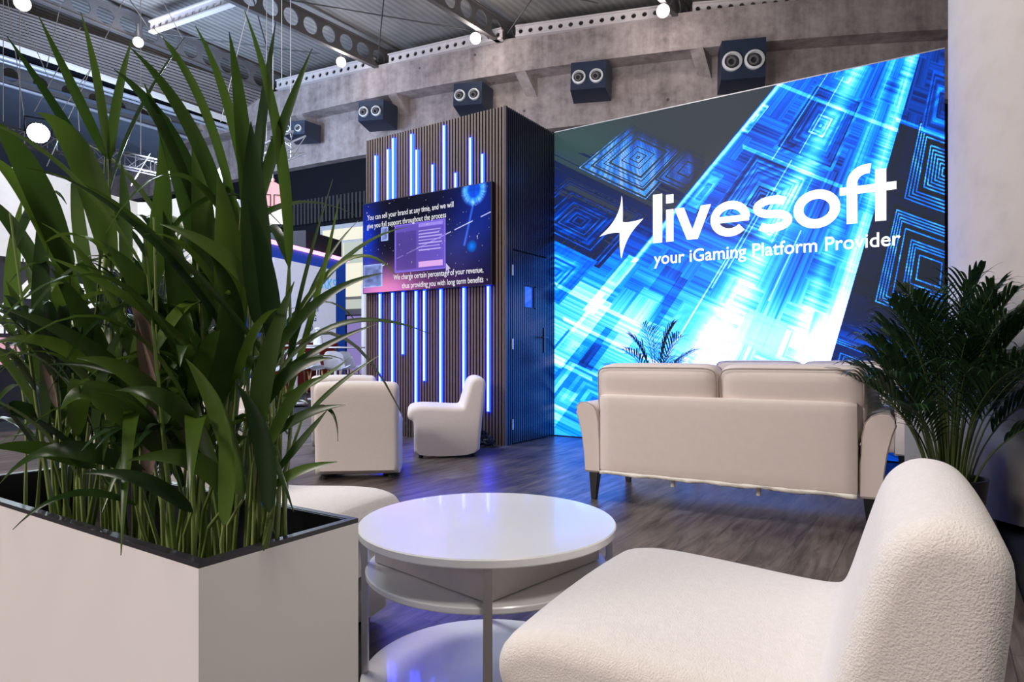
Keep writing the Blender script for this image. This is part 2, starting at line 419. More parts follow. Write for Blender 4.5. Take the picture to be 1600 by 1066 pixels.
# perforated purlins
purl = [((433, 139), (585, 104), 8.95, 'perforated pale channel above the beam, leftmost of those on the concrete'),
        ((608, 100), (785, 60), 8.95, 'perforated pale channel above the beam beside the middle ceiling lamp'),
        ((806, 57), (1050, 24), 8.95, 'perforated pale channel between the middle and right ceiling lamps'),
        ((1082, 22), (1440, -6), 9.05, 'perforated pale channel at top right above the LED wall'),
        ((236, 50), (365, 5), 9.0, 'perforated pale channel crossing between two girders at upper left')]
for a, b, u, lb in purl:
    P0, P1 = hz(*a, u), hz(*b, u); P0.z = P1.z = EYE+u
    root = thing('perforated_purlin', lb, 'roof beam', P0)
    obj('channel', holed_girder(bmesh.new(), Vector((0, 0, 0)), P1-P0, .24, .065, .27, flange=.16), M_purlin, root)
# cross bracing rods
def rod(a, b, ua, ub, lb, r=.018, m=None, nm='brace_rod', cat='roof rod', g=None):
    P0, P1 = hz(*a, ua), hz(*b, ub)
    o = obj(nm, tube(bmesh.new(), [Vector((0, 0, 0)), P1-P0], r, 6), m or M_darkwire, loc=P0)
    return tag(o, lb, cat, g)
rod((440, -2), (738, 48), 9.3, 9.2, 'dark brace rod under the ceiling running right to the middle lamp')
rod((600, -5), (590, 96), 9.3, 9.0, 'near vertical dark rod meeting the second girder end')
rod((832, -3), (793, 52), 9.3, 9.0, 'dark rod slanting up right from the third girder end')
rod((200, -4), (232, 42), 9.3, 9.0, 'dark rod slanting down to the crossing channel at upper left')
rod((232, 50), (500, 84), 9.2, 9.1, 'dark brace rod from the crossing channel toward the second girder')
rod((890, -5), (935, 5), 9.3, 9.3, 'short dark rod at the top edge above the LED wall')
rod((395, -4), (418, 78), 9.3, 9.0, 'dark rod hanging beside the first plant tips')

# left roof step: ribbed soffit, edge, dark gap, rails
def strip(bm, a0, a1, b0, b1, ua, ub, ext=6):
    A0, A1, B0, B1 = hz(*a0, ua), hz(*a1, ua), hz(*b0, ub), hz(*b1, ub)
    quad(bm, A0, A1, B1, B0); return bm
M_soffit = mat('brownish_soffit', (.20, .165, .155), .6, vary=(1.5, .3))
bm = bmesh.new()
for k in range(11):
    f0, f1 = k/11, (k+.72)/11
    L0 = lambda f: hz(-40, -2+f*52, 9.0-f*.5); L1 = lambda f: hz(420, 148+f*52, 9.0-f*.5)
    a, b, c, d = L0(f0), L1(f0), L1(f1), L0(f1)
    quad(bm, a, b, c, d); u_ = Vector((0, 0, .07)); quad(bm, d, c, c+u_, d+u_)
a, b, c, d = L0(0), L1(0), L1(1), L0(1); u_ = Vector((0, 0, .08)); quad(bm, a+u_, b+u_, c+u_, d+u_)
struct('ceiling_step', bm, M_soffit)
bm = strip(bmesh.new(), (-40, 48), (400, 197), (-40, 58), (400, 207), 8.45, 8.3); struct('trim_8', bm, mat('pale_edge', (.62, .56, .50), .6))
bm = strip(bmesh.new(), (-40, 58), (400, 207), (-40, 78), (400, 221), 8.35, 8.2); struct('trim_9', bm, M_darkwall)
for k, (y0, y1, r) in enumerate(((76, 220, .07), (83, 226, .04), (118, 254, .06))):
    P0, P1 = hz(-40, y0, 8.1), hz(425, y1, 8.1)
    o = obj('roof_rail', tube(bmesh.new(), [Vector((0, 0, 0)), P1-P0], r, 8), mat('rail_%d' % k, (.42, .43, .50), .4, metal=.2), loc=P0)
    tag(o, ['upper pale roof rail crossing behind the tall leaf tips', 'thin pale roof rail just under the upper one', 'lowest pale roof rail above the stage spotlights'][k], 'rail')
P0, P1 = hz(-60, 108, 8.15), hz(420, 246, 8.15); P0.z = P1.z = min(P0.z, P1.z)
root = thing('roof_girder', 'blue-lit holed girder between the pale rails at left', 'girder', P1)
obj('web', holed_girder(bmesh.new(), P0-P1, Vector((0, 0, 0)), .5, .2, .75), M_steel, root)
# far blue-grey roof plane and side wall
M_bluewall = mat('blue_grey_wall', (.17, .20, .27), .8, vary=(1, .15))
bm = bmesh.new()
quad(bm, hz(-60, 100, 8.3), hz(430, 235, 8.3), at(430, 330, 33), at(-60, 330, 33))
struct('wall_left', bm, M_bluewall)

# ceiling lamps
def ceiling_lamp(px, py, u, r, lb, e=None):
    c = hz(px, py, u); root = thing('ceiling_lamp', lb, 'lamp', c, group=None)
    t = (Vector((0, 0, EYE))-c).normalized(); q = t.to_track_quat('Z', 'Y').to_matrix().to_4x4()
    obj('housing', lathe(bmesh.new(), [(0, -.16), (r*.8, -.16), (r*1.15, -.02), (r*1.15, .03), (r, .03)], 24, q), M_steel, root, smooth=40)
    obj('lens', lathe(bmesh.new(), [(r, .0), (r*.8, .03), (0, .05)], 24, q), M_lampglow, root, smooth=40)
    obj('bracket', tube(bmesh.new(), [(0, 0, .05), (0, 0, .5)], .03, 6), M_steel, root)
    pl = lamp('ceiling_lamp_light', 'POINT', c+t*.3, (0, 0, 0), 45, (1, .93, .84), .2); pl.parent = None
    return root
ceiling_lamp(533, 97, 8.75, .13, 'lit ceiling lamp at the end of the second girder, up left of the slatted tower')
ceiling_lamp(743, 60, 8.75, .14, 'lit ceiling lamp at the end of the third girder')
ceiling_lamp(1036, 17, 8.75, .15, 'lit ceiling lamp at the top above the LED wall')
ceiling_lamp(35, 5, 8.6, .16, 'lit ceiling lamp in the top left corner')
ceiling_lamp(217, 194, 8.4, .15, 'small lit ceiling lamp behind the tall leaves')
ceiling_lamp(216, 66, 8.6, .12, 'small oval lamp hanging under the long holed girder')

# round-nozzle ventilation boxes
def jet_box(px0, py0, px1, py1, d, skew, lb):
    d -= 1.05; w = (px1-px0)/FPX*d; h = (py1-py0)/FPX*d; c = at((px0+px1)/2, py1, d); h += .02
    root = thing('jet_nozzle_box', lb, 'air vent', c, YAW-.20, 'round-nozzle boxes under the concrete beam')
    bm = bmesh.new(); vs = box(bm, -w*.5, w*.42, -.0, .85, 0, h)
    for v in vs:
        if v.co.y < .3 and v.co.z < .3: v.co.z += .04
        if v.co.x > 0 and v.co.y > .3: v.co.x += .12
        if v.co.z > .3: v.co.x += .02
        if v.co.y > .3 and v.co.z > .3: v.co.z = h+.10
    obj('housing', bm, M_navybox, root)
    for s in (-1, 1):
        r = h*.235; x = -w*.04+s*w*.23
        Mx = T(x, -.005, h*.46) @ RX(PI/2)
        n = obj('nozzle', lathe(bmesh.new(), [(r*.74, -.02), (r, 0), (r, .07), (r*.78, .09), (r*.7, -.05)], 28, Mx), M_ring, root, smooth=50)
        obj('nozzle_core', lathe(bmesh.new(), [(r*.62, -.01), (r*.45, .07), (r*.3, .07), (r*.24, -.05), (0, -.05)], 24, T(x-.02, -.01, h*.46) @ RX(PI/2+.25)), M_steel, n, smooth=50)
        obj('nozzle_hole', lathe(bmesh.new(), [(r*.74, .012), (0, .012)], 24, Mx), M_black, n)
jet_box(558, 158, 603, 190, 20.6, 0, 'dark box with two round nozzles above the left end of the slatted tower')
jet_box(707, 130, 757, 166, 19.3, 0, 'dark box with two round nozzles above the right half of the slatted tower')
jet_box(891, 97, 950, 141, 18.2, 0, 'dark box with two round nozzles left of the LED wall top edge')
jet_box(1128, 62, 1200, 125, 17.4, 0, 'largest dark box with two round nozzles right above the LED wall')
jet_box(440, 190, 480, 212, 22., 0, 'dark box with round nozzles half hidden by the leaf tips')

# ------------------------------------------------------------------ big round column
M_col = None
def column_mat():
    m, nt, p = nodes('painted_column'); L = nt.links.new
    tc = nt.nodes.new('ShaderNodeTexCoord'); sp = nt.nodes.new('ShaderNodeSeparateXYZ'); L(tc.outputs['Object'], sp.inputs[0])
    n = nt.nodes.new('ShaderNodeTexNoise'); n.inputs['Scale'].default_value = 2.2; n.inputs['Detail'].default_value = 8; L(tc.outputs['Object'], n.inputs[0])
    a = nt.nodes.new('ShaderNodeMath'); a.operation = 'MULTIPLY_ADD'; L(n.outputs['Fac'], a.inputs[0]); a.inputs[1].default_value = -.35; L(sp.outputs['Z'], a.inputs[2])
    f = ramp(nt, a.outputs[0], [(.72, (0, 0, 0)), (.84, (1, 1, 1))])
    raw = ramp(nt, n.outputs['Fac'], [(.3, (.15, .135, .125)), (.65, (.30, .27, .25))])
    n2 = nt.nodes.new('ShaderNodeTexNoise'); n2.inputs['Scale'].default_value = 7; n2.inputs['Detail'].default_value = 6; L(tc.outputs['Object'], n2.inputs[0])
    paint = ramp(nt, n2.outputs['Fac'], [(.25, (.49, .425, .37)), (.5, (.54, .47, .415)), (.8, (.55, .485, .43))])
    mx = nt.nodes.new('ShaderNodeMix'); mx.data_type = 'RGBA'; L(f, mx.inputs[0]); L(raw, mx.inputs[6]); L(paint, mx.inputs[7])
    L(mx.outputs[2], p.inputs['Base Color']); p.inputs['Roughness'].default_value = .6
    b = nt.nodes.new('ShaderNodeBump'); b.inputs['Strength'].default_value = .3; b.inputs['Distance'].default_value = .01; L(n2.outputs['Fac'], b.inputs['Height']); L(b.outputs[0], p.inputs['Normal'])
    return m
bm = lathe(bmesh.new(), [(0, 0), (.95, 0), (.95, 10.7), (0, 10.7)], 96)
o = obj('concrete_column', bm, column_mat(), smooth=40, loc=(1.005, 5.2, 0))
tag(o, 'massive round off-white concrete column at the right edge of the photo', 'column')

# ------------------------------------------------------------------ slatted tower
TX0, TX1, TY0, TY1, TH = -5.725, -3.713, 5.528, 6.534, 3.50
root = thing('slatted_tower', 'tall slatted wooden booth tower with blue tube lights and a side door', 'booth tower', (TX1, TY0, 0))
O = Vector((TX1, TY0, 0))
def loc(bm):
    bmesh.ops.translate(bm, verts=bm.verts, vec=-O); return bm
bm = B(TX0+.02, TX1-.02, TY0+.02, TY1, 0, TH-.002); obj('core', loc(bm), M_felt, root)
bm = bmesh.new(); n = 50; p_ = (TX1-TX0)/n
for i in range(n):
    x = TX0+i*p_; box(bm, x, x+p_*.54, TY0, TY0+.022, .0, TH)
box(bm, TX1-.012, TX1, TY0, TY0+.02, 0, TH)
obj('front_cladding', loc(bm), M_slat, root)
bm = bmesh.new(); n = 26; p_ = (TY1-TY0)/n
DY0, DY1, DZ = 5.66, 6.36, 2.03
for i in range(n):
    y = TY0+.02+i*p_
    if y+p_*.6 < DY0 or y > DY1: box(bm, TX1-.02, TX1, y, y+p_*.62, 0, TH)
    else: box(bm, TX1-.02, TX1, y, y+p_*.62, DZ+.015, TH)
obj('side_cladding', loc(bm), M_shadedslat, root)
bm = bmesh.new()
for i in range(n):
    y = TY0+.02+i*p_
    if not (y+p_*.6 < DY0 or y > DY1):
        y0, y1 = max(y, DY0+.004), min(y+p_*.62, DY1-.004)
        if 5.87 < (y0+y1)/2 < 6.13: box(bm, TX1-.018, TX1+.002, y0, y1, .012, 1.44); box(bm, TX1-.018, TX1+.002, y0, y1, 1.68, DZ-.004)
        else: box(bm, TX1-.018, TX1+.002, y0, y1, .012, DZ-.004)
box(bm, TX1-.03, TX1-.017, DY0, DY1, .012, DZ-.004)
door = obj('door', loc(bm), M_shadedslat, root); door['label'] = 'slatted door set flush in the tower side'
obj('door_window', loc(B(TX1-.016, TX1-.012, 5.885, 6.115, 1.45, 1.675)), mat('blue_glossy_pane', (.06, .12, .4), .08, emit=(.02, .09, .5), es=.5), door)
bm = bmesh.new()
for a in ((5.88, 5.893, 1.44, 1.685), (6.08, 6.125, 1.44, 1.685), (5.88, 6.125, 1.44, 1.45), (5.88, 6.125, 1.675, 1.685)): box(bm, TX1-.014, TX1+.004, *a)
obj('window_frame', loc(bm), M_black, door)
bm = bmesh.new(); box(bm, TX1, TX1+.012, 6.285, 6.315, .96, 1.24); tube(bm, [(TX1, 6.30, 1.13), (TX1+.055, 6.30, 1.13), (TX1+.06, 6.19, 1.13)], .010, 8)
obj('door_handle', loc(bm), M_blackwood, door)
for z in (1.82, 1.05, .21): obj('hinge', loc(B(TX1, TX1+.012, 5.645, 5.662, z-.055, z+.055)), M_hinge, root)
up = [(-5.554, 3.29), (-5.356, 3.33), (-5.273, 3.446), (-4.992, 3.441), (-4.913, 3.248), (-4.678, 3.043), (-4.516, 3.445), (-4.356, 2.902), (-4.157, 3.247), (-3.998, 3.046)]
lo = [(-5.484, .42), (-5.285, .40), (-5.122, .94), (-4.924, .295), (-4.8, .643), (-4.564, .312), (-4.245, .50), (-3.924, .343)]
for x, z0, z1 in [(x, 2.735, z) for x, z in up]+[(x, z, 1.655) for x, z in lo]:
    o = obj('tube_light', loc(B(x-.017, x+.017, TY0-.016, TY0+.015, z0, z1)), M_stripside, root)
    obj('bright_core', loc(B(x-.0085, x+.0085, TY0-.020, TY0-.0155, z0+.006, z1-.006)), M_ledstrip, o)

# cables at the tower foot
bm = bmesh.new(); rr = random.Random(5)
for k in range(9):
    pts = []; a = rr.uniform(0, 6.28)
    for i in range(26):
        a += .5; q = .05+.05*rr.random()
        pts.append((rr.uniform(-.01, .01)+q*2.0*math.cos(a), q*.8*math.sin(a), .012+.16*rr.random()*(1-abs(math.cos(a))*.6)))
    tube(bm, pts, .006, 5)
tube(bm, [(-.12, 0, .01), (-.3, -.04, .01), (-.42, -.02, .01)], .007, 5)
tag(obj('cable_bundle', bm, M_black, loc=(-3.93, 5.37, 0)), 'tangle of black cables on the floor at the tower corner', 'cables')

# ------------------------------------------------------------------ television
VX0, VX1, VZ0, VZ1 = -5.722, -3.85, 1.66, 2.731
tv = thing('television', 'large wall screen with white lettering mounted on the slatted tower', 'screen', (VX0, TY0, VZ0))
W_, H_ = VX1-VX0, VZ1-VZ0
def tvb(x0, x1, z0, z1, y0, y1): return B(x0, x1, y0, y1, z0, z1)
obj('casing', tvb(0, W_, 0, H_, -.055, -.002), M_black, tv)
def screen_art(w, h, nx, nz, fn, es, name, y):
    """flat lit picture: a grid of small coloured cells"""
    X, Z = np.meshgrid(np.linspace(0, w, nx), np.linspace(0, h, nz)); X = X.ravel(); Z = Z.ravel()
    me = bpy.data.meshes.new(name); me.vertices.add(len(X))
    me.vertices.foreach_set('co', np.stack([X, np.full_like(X, y), Z], 1).astype(np.float32).ravel())
    i = (np.arange(nz-1)[:, None]*nx+np.arange(nx-1)[None]).ravel()
    q = np.stack([i, i+1, i+nx+1, i+nx], 1).ravel(); nf = len(i)
    me.loops.add(nf*4); me.loops.foreach_set('vertex_index', q.astype(np.int32))
    me.polygons.add(nf); me.polygons.foreach_set('loop_start', (np.arange(nf)*4).astype(np.int32))
    me.update(calc_edges=True)
    c = fn(X, Z); c = np.clip(c, 0, 1)**2.2
    ca = me.color_attributes.new('picture', 'FLOAT_COLOR', 'POINT')
    ca.data.foreach_set('color', np.concatenate([c, np.ones((len(X), 1))], 1).astype(np.float32).ravel())
    m, nt, p = nodes(name); a = nt.nodes.new('ShaderNodeAttribute'); a.attribute_name = 'picture'
    nt.links.new(a.outputs['Color'], p.inputs['Emission Color']); p.inputs['Emission Strength'].default_value = es
    p.inputs['Base Color'].default_value = (.004, .004, .005, 1); p.inputs['Specular IOR Level'].default_value = .12; p.inputs['Roughness'].default_value = .35 if es > 1 else .18
    me.materials.append(m); return me
def vnoise(x, seed):
    """smooth 1-D value noise"""
    r = np.random.RandomState(seed).rand(4096); i = np.floor(x).astype(int); f = x-i; f = f*f*(3-2*f)
    return r[i % 4096]*(1-f)+r[(i+1) % 4096]*f
def hnoise(x, seed):
    r = np.random.RandomState(seed).rand(4096); return r[np.floor(x).astype(int) % 4096]
def vn2(x, y, seed):
    r = np.random.RandomState(seed).rand(256, 256); i = np.floor(x).astype(int); j = np.floor(y).astype(int); f = x-i; g = y-j
    f = f*f*(3-2*f); g = g*g*(3-2*g); R_ = lambda a, b: r[a % 256, b % 256]
    return (R_(i, j)*(1-f)+R_(i+1, j)*f)*(1-g)+(R_(i, j+1)*(1-f)+R_(i+1, j+1)*f)*g
def gauss(x, y, cx, cy, sx, sy=None):
    sy = sy or sx; return np.exp(-((x-cx)/sx)**2-((y-cy)/sy)**2)
def tvart(X, Z):
    x, z = X/W_, Z/H_
    c = np.zeros((len(X), 3)); base = np.array([.055, .06, .15])
    n = vn2(x*6, z*4, 3)*.5+vn2(x*14, z*9, 4)*.3
    c += base*(0.7+.9*n[:, None])
    c += gauss(x, z, .03, .60, .10, .40)[:, None]*np.array([.02, .15, .62])
    c += gauss(x, z, .16, .02, .30, .26)[:, None]*np.array([.70, .42, .52])
    c += gauss(x, z, .45, -.05, .5, .22)[:, None]*np.array([.25, .08, .18])
    c += gauss(x, z, .92, .75, .22, .4)[:, None]*np.array([.02, .10, .38])
    c += gauss(x, z, .75, .35, .18, .25)[:, None]*np.array([.10, .10, .20])
    # gear orb
    a = np.hypot((x-.875)*W_/H_, z-.935); ring = np.clip(1-np.abs(a-.115)/.05, 0, 1)
    c += (ring*(0.6+.6*hnoise(np.arctan2(z-.935, x-.875)*14, 5)))[:, None]*np.array([.35, .65, .85])
    c += (a < .10)[:, None]*np.array([.0, .22, .55])*(0.6+.8*hnoise(x*60, 6)*hnoise(z*40, 7))[:, None]
    # beam to small planet
    d = np.abs((x-.80)-(z-.36)*.16); m = (z > .4) & (z < .82); c += (np.clip(1-d/.012, 0, 1)*m*.45)[:, None]*np.array([.3, .6, 1])
    a = np.hypot((x-.86)*W_/H_, (z-.385)); c = np.where((a < .058)[:, None], np.array([.10, .45, .95])*(1.1-a[:, None]*8), c)
    # dashed comet line
    t = (x-.16)/(1-.16); zl = .28+t*.42; d = np.abs(z-zl); on = (hnoise(x*38, 9) > .35)
    c += (np.clip(1-d/.008, 0, 1)*on*(x > .05))[:, None]*np.array([.9, .85, .75])
    # window card
    inx = (x > .27) & (x < .67); inz = (z > .19) & (z < .70)
    card = inx & inz
    c = np.where(card[:, None], c*.35+np.array([.40, .32, .72])*(.8+.2*z[:, None]), c)
    edge = card & ((x < .28) | (x > .66) | (z < .205) | (z > .685)); c = np.where(edge[:, None], np.array([.50, .42, .90]), c)
    sub = (x > .285) & (x < .445) & (z > .22) & (z < .62); c = np.where(sub[:, None], c*.82, c)
    ln = (x > .465) & (x < .62+.03*hnoise(z*34, 2)) & (z > .40) & (z < .63) & (np.mod(z*30, 1) < .35); c = np.where(ln[:, None], np.array([.72, .66, .95]), c)
    bt = (x > .465) & (x < .65) & (z > .225) & (z < .285); c = np.where(bt[:, None], np.array([.86, .66, .92]), c)
    hd = (x > .465) & (x < .65) & (z > .645) & (z < .68); c = np.where(hd[:, None], np.array([.60, .52, .92]), c)
    # ice blocks
    for (a0, a1, b0, b1) in ((.155, .215, .55, .70), (.0, .165, .06, .31)):
        k = (x > a0) & (x < a1) & (z > b0) & (z < b1)
        e = np.minimum(np.minimum(x-a0, a1-x)*1.7, np.minimum(z-b0, b1-z))
        v = .45+.5*np.exp(-e/.012)+.25*vn2(x*40, z*30, 8)
        c = np.where(k[:, None], np.array([.60, .68, 1.0])*v[:, None]*1.2, c)
    st = (vn2(x*90, z*60, 12) > .965); c = np.where(st[:, None], .75, c)
    return c
scr = bpy.data.objects.new('screen', screen_art(W_-.016, H_-.016, 380, 220, tvart, .95, 'screen', 0)); link(scr, tv); scr.location = (.008, -.0565, .008)
def tvt(body, x, z, w, name='lettering'): return text(name, body, M_textsoft, tv, (x, -.0575, z), (1, 0, 0), (0, 0, 1), width=w, size=.088, bold=.0004)
tvt('You can sell your brand at any time, and we will', .075, .865, 1.30)
tvt('give you full support throughout the process', .072, .765, 1.20)
tvt('We charge certain percentage of your revenue,', .50, .135, 1.27)
tvt('thus providing you with long term benefits', .63, .032, 1.14)
bm = bmesh.new(); vs = [bm.verts.new(p) for p in ((1.27, -.058, .27), (1.27, -.058, .175), (1.293, -.058, .195), (1.31, -.058, .16), (1.322, -.058, .168), (1.306, -.058, .203), (1.335, -.058, .205))]; bm.faces.new(vs)
obj('cursor_mark', bm, glow('cursor_glow', (.55, .5, .8), .9), tv)

# ------------------------------------------------------------------ LED wall
LX0, LX1, LY, LZ0, LZ1 = -3.708, .045, 6.534, .012, 3.503
LW, LH = LX1-LX0, LZ1-LZ0
led = thing('led_wall', 'huge glowing blue LED wall with white company lettering behind the sofas', 'LED screen', (LX0, LY, 0))
obj('cabinet_frame', B(-.004, LW+.0, .003, .12, 0.0, LZ1+.004), M_black, led)
obj('top_trim', B(0, LW, -.004, .01, LZ1, LZ1+.010), M_alu, led)
def ledart(X, Z):
    # the design is a perspective tunnel: (X, Z) on the wall -> design coordinates
    wx, wz = X+LX0, Z+LZ0
    d = FW.x*wx+FW.y*LY; l = RT.x*wx+RT.y*LY
    x = 800+FPX*l/d; y = 554-(wz-EYE)*FPX/d
    U = (x-1537)/(y+261)*560; V = y-.35*x+.00012*(x-1480)**2
    xl = 1209.5-.82*(y-138); xr = 1437-.29*(y-85)
    inb = (x > xl) & (x < xr); left = x <= xl; right = x >= xr
    sL = np.clip((x-xl)/60, 0, 1)
    stepv = hnoise(V/17+hnoise(U/40, 31)*3, 11); 
    fineU = vnoise(U/1.6, 1)*.5+vnoise(U/5, 2)*.5; fineV = vnoise(V/1.5, 3)*.5+vnoise(V/5, 4)*.5
    cellmix = (hnoise(U/33+7*hnoise(V/46, 5), 6) > .5)
    streak = np.where(cellmix, fineU, fineV)*.75+.25*np.where(cellmix, vnoise(U/15, 12), vnoise(V/13, 13))
    low = vn2(x/45, y/45, 21)
    # brightness field
    down = np.clip((y-300)/260, 0, 1)
    I = np.zeros_like(x)
    I = np.where(inb, .14+.42*streak+.14*(low-.5)+.26*down, I)
    gl = gauss(x, y, 1200, 535, 120, 62)*.50+gauss(x, y, 1010, 525, 120, 55)*.26+gauss(x, y, 1290, 540, 50, 60)*.25
    # left field
    Ll = np.clip((y-(.40*(x-866)+262))/210, 0, 1)
    lf = .05+.10*fineV*(y > 235+.1*(x-866))+Ll*(.38+.50*streak)
    row = hnoise(V/21+.3, 41); lf += np.where((row > .74) & (y > 300), .30*np.clip((y-280)/120, 0, 1)*(1100-x).clip(0, 200)/200, 0)
    I = np.where(left, lf, I)
    I = np.where(right, .05+.07*streak*(low > .45)+.22*np.clip((y-500)/40, 0, 1)*(x < 1440)*(0.4+fineV)+.16*((y < 190+.36*(x-1409)) & (x > 1380))*(0.5+streak), I)
    I = np.where(~right, I+gl*(0.5+.7*streak), I+gl*.15)
    # nested squares
    def rings(cx, cy, hu, hv, gain, base, fill=0, lw=3.2, only=None, sharp=0, seed=0, fu=0, fv=0):
        nonlocal I
        U0 = (cx-1537)/(cy+261)*560; V0 = cy-.35*cx+.00012*(cx-1480)**2
        r = np.maximum(np.abs(U-U0)/hu, np.abs(V-V0)/hv); k = r < 1
        if only is not None: k &= only
        q = r*max(hu, hv)/lw
        fade = 1+0*x
        if fu: fade = fade*np.clip(1-np.sign(fu)*(U-U0)/hu/abs(fu), 0, 1)
        if fv: fade = fade*np.clip(1-np.sign(fv)*(V-V0)/hv/abs(fv), 0, 1)
        ln = hnoise(q, 50+seed)**1.6*(.55+.75*vnoise((U+V)/9, 70+seed))
        if sharp:
            ln = (np.mod(q, 1) < .30)*(hnoise(q, 51+seed) > .30)*(.55+.6*vnoise((U-V)/11, 71+seed)); 
        new = base+fade*(gain*ln+fill*streak)+(gl*.55 if not sharp else 0)
        I = np.where(k, new*np.minimum(fade*2, 1)+I*(1-np.minimum(fade*2, 1)) if (fu or fv) else new, I)
    rings(1282, 196, 62, 66, .50, .13, .10, 3, inb, 0, 1)
    rings(1190, 312, 62, 74, .46, .12, .10, 3, inb, 0, 2)
    rings(1322, 112, 40, 34, .36, .30, .10, 3, inb, 0, 3)
    rings(1100, 300, 12, 40, .35, .38, .2, 3.5, inb, 0, 4)
    rings(1180, 185, 9, 30, .5, .34, .2, 4, inb, 0, 5)
    rings(1125, 408, 20, 16, .25, .32, .2, 4, inb, 0, 6)
    rings(1075, 515, 26, 44, .15, .50, .1, 5, inb, 0, 7)
    rings(1190, 520, 26, 30, .10, .62, .1, 5, inb, 0, 8)
    rings(1330, 300, 20, 40, .34, .22, .15, 3.5, inb, 0, 9)
    rings(997, 246, 80, 60, .85, .03, 0, 2.2, left, 1, 10, 0, -1.0)
    rings(1075, 265, 40, 40, .50, .03, 0, 2.4, left, 1, 19, .9, -1.2)
    rings(905, 345, 90, 60, .34, .06, .1, 2.4, left, 0, 16, 0, -1.6)
    rings(868, 425, 42, 48, .30, .30, .15, 4, left, 0, 11)
    rings(930, 625, 60, 50, .40, .36, .15, 5, left | inb, 0, 12)
    rings(900, 545, 26, 24, .3, .30, .2, 4, left | inb, 0, 17)
    rings(1478, 270, 62, 66, .62, .04, 0, 5.6, right, 1, 13, 1.2)
    rings(1452, 424, 66, 86, .66, .04, .04, 4.8, right, 1, 14, 1.5)
    rings(1478, 168, 42, 52, .50, .14, .1, 3.6, right, 0, 15)
    rings(1335, 575, 46, 36, .50, .12, .1, 4.5, right, 1, 18)
    # bright bars of light
    def bar(x0, y0, x1, y1, w0, w1, g, tex=.3):
        nonlocal I
        t = np.clip((y-y0)/(y1-y0), -.15, 1.3); xc = x0+(x1-x0)*t; w = w0+(w1-w0)*t
        I = I+np.where(right, .0, 1)*g*np.exp(-((x-xc)/w)**2)*(1-tex+tex*2*fineV)
    bar(1342, 104, 1165, 440, 15, 27, .46); bar(1390, 110, 1285, 420, 8, 12, .24); bar(1424, 85, 1318, 450, 9, 15, .40)
    # crisp edges of the two fields
    I += np.exp(-((x-xl-3)/4.5)**2)*.55*(y < 410)*(x > xl-2)
    I = np.where(inb & (np.abs(x-xr) < 10+.01*y) , I+.12, I)
    # thin light lines
    for k, (cx, cy, s, a0, a1) in enumerate(((1245, 190, .8, 110, 250), (1272, 200, .8, 120, 240), (1190, 330, .8, 250, 420), (1160, 370, .8, 300, 450), (1215, 440, .8, 360, 470), (1095, 470, .8, 400, 560))):
        U0 = (cx-1537)/(cy+261)*560; I += (np.abs(U-U0) < .9)*.4*(y > a0)*(y < a1)*inb
    for k, (cx, cy, a0, a1) in enumerate(((1300, 165, 1206, 1404), (1240, 262, 1160, 1316), (1010, 560, 880, 1060), (893, 577, 866, 925), (940, 480, 868, 1000), (1409, 190, 1400, 1477))):
        V0 = cy-.35*cx+.00012*(cx-1480)**2; I += (np.abs(V-V0) < 3.2)*.30*(x > a0)*(x < a1)
    # pale slabs
    for cx, cy, hu, hv, g in ((955, 445, 9, 60, .42), (905, 520, 12, 70, .35), (990, 500, 16, 60, .22), (1045, 470, 7, 46, -.22), (935, 545, 10, 40, -.25), (1040, 440, 14, 26, -.15), (870, 640, 10, 40, .25)):
        U0 = (cx-1537)/(cy+261)*560; V0 = cy-.35*cx+.00012*(cx-1480)**2
        k = (np.abs(U-U0) < hu) & (np.abs(V-V0) < hv); I = np.where(k, I+g*(.6+.6*streak), I)
    I = np.clip(I, 0, 1.15); I = np.where(I > .6, .6+(I-.6)*.72, I)
    st = [(-.01, (.014, .017, .024)), (.07, (.014, .02, .034)), (.20, (.003, .02, .17)), (.38, (.003, .11, .95)), (.56, (.005, .38, 2.4)), (.72, (.08, .85, 3.4)), (.86, (.45, 1.15, 3.7)), (1.0, (1.05, 1.35, 3.9))]
    P = [s_[0] for s_ in st]; c = np.stack([np.interp(I, P, [s_[1][k] for s_ in st]) for k in range(3)], 1)
    teal = gauss(x, y, 905, 225, 90, 50)*(I < .10); c += teal[:, None]*np.array([.0, .030, .020])
    dk = ((left) & (I < .10)); c[dk] += np.array([.020, .025, .026])
    c = (c/5)**(1/2.2)
    return c
NX, NZ = 900, 760
scr = bpy.data.objects.new('display_surface', screen_art(LW, LH, NX, NZ, ledart, 5.0, 'display_surface', 0)); link(scr, led); scr.location = (0, -.001, LZ0)

def wx(px):
    k = (px-800)/FPX; r = FW+RT*k; return r.x*LY/r.y-LX0
def wz(px, py):
    k = (px-800)/FPX; r = FW+RT*k; return EYE+(554-py)/FPX*LY/r.y
def poly(bm, pts, y=-.004):
    f = bm.faces.new([bm.verts.new((p[0], y, p[1])) for p in pts]); return f
def ribbon(bm, pts, w, y=-.004):
    """flat stroke of constant width w along points (x, z)"""
    n = len(pts); Lp = []; Rp = []
    for i, p in enumerate(pts):
        a = pts[max(i-1, 0)]; b = pts[min(i+1, n-1)]; t = Vector((b[0]-a[0], b[1]-a[1])).normalized(); q = Vector((-t.y, t.x))*w[i]/2 if isinstance(w, list) else Vector((-t.y, t.x))*w/2
        Lp.append(bm.verts.new((p[0]+q.x, y, p[1]+q.y))); Rp.append(bm.verts.new((p[0]-q.x, y, p[1]-q.y)))
    for i in range(n-1): bm.faces.new((Lp[i], Rp[i], Rp[i+1], Lp[i+1]))
